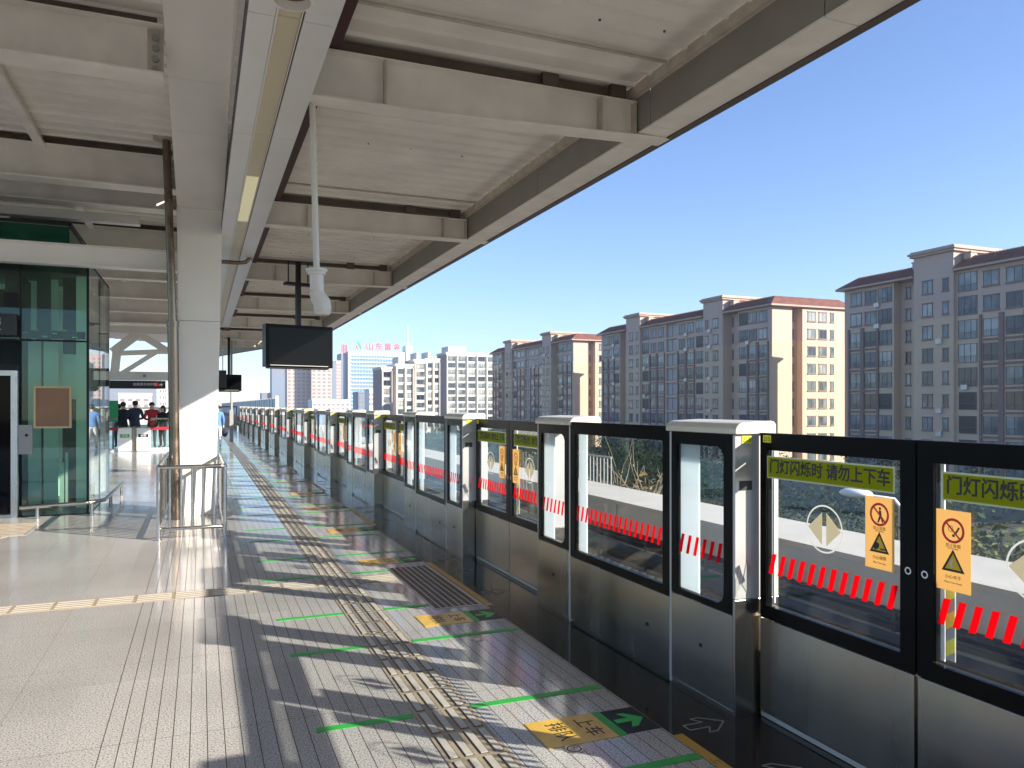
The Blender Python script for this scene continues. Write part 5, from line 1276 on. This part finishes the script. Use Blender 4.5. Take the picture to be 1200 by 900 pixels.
spots = [(915, 17, -1.4, 'left end of the green notice'), (990, 18, -.9, 'middle of the green notice'), (1050, 16, -1.5, 'no-leaning sticker'), (1120, 15, -1.6, 'cut green notice'), (1185, 16, -1.0, 'right edge of the picture'),
         (870, 19, -1.2, 'nearest pillar'), (815, 20, -.7, 'nearest pillar window'), (760, 22, -.3, 'bare pale-branched tree'), (715, 24, .1, 'thin bare tree'), (650, 26, .2, 'second pillar'), (605, 28, .0, 'second door pair'), (560, 32, .2, 'third pillar')]
for i, (px, X, zt, w) in enumerate(spots):
    r = rng.uniform(2.0, 3.0)
    tree(X, at_x(px, X), zt, (r, r * 1.1, rng.uniform(2.0, 2.8)), 'dark green tree beyond the parapet, behind the ' + w, 'leaf_dark', 6500, .062, 20 + i, 'dark trees along the street')
mb = MB()
for k in range(110):
    X = rng.uniform(22, 80); y = rng.uniform(8, 240); r = rng.uniform(1.8, 3.4)
    leaves(mb, (X, y, rng.uniform(-7, -4.6)), (r, r * 1.2, r * .9), 800 if X < 45 else 260, .085 if X < 45 else .2, rng)
tag(mb.build('tree_belt', 'leaf_dark'), 'mass of dark green trees and shrubs along the street below the apartment blocks', 'greenery', kind='stuff')
fn = empty('walkway_fence', (7.9, at_x(690, 7.9), .1), 'dark thin-barred fence just beyond the parapet ledge behind the nearest fixed panel', 'fence')
y0 = at_x(716, 8.2); y1 = at_x(640, 8.2)
mb = MB(); mb.box(8.19, 8.23, y0, y1, .50, .54); mb.build('top_rail', 'grey', fn)
k = 0; y = y0
while y <= y1: MB().box(8.2, 8.22, y, y + .02, -1.2, .498).build('bar', 'grey', fn); y += .16
lp_ = empty('street_lamp', (15, at_x(1052, 15), -9), 'pale street lamp whose curved head shows above the no-leaning sticker', 'street lamp')
yl = at_x(1056, 15); dl_ = depth(15, yl); zl = HC - dl_ * 108 / 900
mb = MB(); mb.tube([(15, yl, -9), (15, yl, zl - .25), (14.9, yl + .1, zl - .05), (14.6, yl + .5, zl)], [.09, .06, .045, .04], 10); mb.build('pole', 'white_clad', lp_)
mb = MB(); mb.sphere((14.4, yl + .75, zl + .05), .42, 0, 14, 8, (.75, 1, .28)); mb.build('lamp_head', 'white_clad', lp_)
# ================================================================== light, air, camera
EL, AZ = 23.2, math.atan2(.7286, -.685)
w = bpy.data.worlds.new('World'); sc.world = w; w.use_nodes = True; nt = w.node_tree
bg = nt.nodes['Background']; sky = nt.nodes.new('ShaderNodeTexSky'); sky.sky_type = 'NISHITA'; sky.sun_disc = False
sky.sun_elevation = R(EL); sky.sun_rotation = AZ; sky.altitude = 50; sky.air_density = 1.0; sky.dust_density = .25; sky.ozone_density = 2.2
tn = nt.nodes.new('ShaderNodeMix'); tn.data_type = 'RGBA'; tn.blend_type = 'MULTIPLY'; tn.inputs['Factor'].default_value = 1; tn.inputs[7].default_value = (.68, .79, 1.0, 1)
nt.links.new(sky.outputs[0], tn.inputs[6]); nt.links.new(tn.outputs[2], bg.inputs[0]); bg.inputs[1].default_value = .10
sl = bpy.data.lights.new('sun', 'SUN'); sl.energy = 4.9; sl.angle = R(.53); sl.color = (1, .915, .80)
so = bpy.data.objects.new('sun', sl); C.objects.link(so)
ce = math.cos(R(EL)); so.rotation_euler = Vector((-.7286 * ce, .685 * ce, -math.sin(R(EL)))).to_track_quat('-Z', 'Y').to_euler()
so.location = (30, -30, 30)
cam = bpy.data.cameras.new('camera'); co = bpy.data.objects.new('camera', cam); C.objects.link(co)
co.location = (0, 0, HC); co.rotation_euler = (R(90), 0, -TH); cam.sensor_width = 36; cam.lens = 27; cam.shift_y = 25 / 1200
cam.clip_start = .05; cam.clip_end = 6000; sc.camera = co
HAZE = .00028
if HAZE:
    hz = MB().box(-700, 1300, -150, 1250, -10.2, 110).build('haze', 'ground', loc=(0, 0, 0)); tag(hz, kind='stuff')
    hm = bpy.data.materials.new('haze_air'); hm.use_nodes = True; t = hm.node_tree; t.nodes.remove(t.nodes['Principled BSDF'])
    pv = t.nodes.new('ShaderNodeVolumePrincipled'); pv.inputs['Density'].default_value = HAZE; pv.inputs['Color'].default_value = (.86, .92, 1, 1); pv.inputs['Anisotropy'].default_value = .2
    t.links.new(pv.outputs[0], t.nodes['Material Output'].inputs['Volume']); hz.data.materials.clear(); hz.data.materials.append(hm)
sc.view_settings.view_transform = 'Standard'; sc.view_settings.look = 'None'; sc.view_settings.gamma = 1; sc.view_settings.exposure = 1.33; sc.view_settings.use_curve_mapping = False
sc.render.engine = 'CYCLES'
cy = sc.cycles; cy.max_bounces = 10; cy.diffuse_bounces = 6; cy.glossy_bounces = 5; cy.transmission_bounces = 6; cy.transparent_max_bounces = 40; cy.volume_bounces = 0
cy.use_denoising = True; cy.caustics_reflective = True; cy.blur_glossy = .6; cy.sample_clamp_indirect = 6; cy.caustics_refractive = False
try: cy.denoiser = 'OPENIMAGEDENOISE'
except Exception: pass

for o in sc.objects:
    if o.parent is None and o.type in ('MESH', 'EMPTY') and 'kind' not in o: o['kind'] = 'thing'
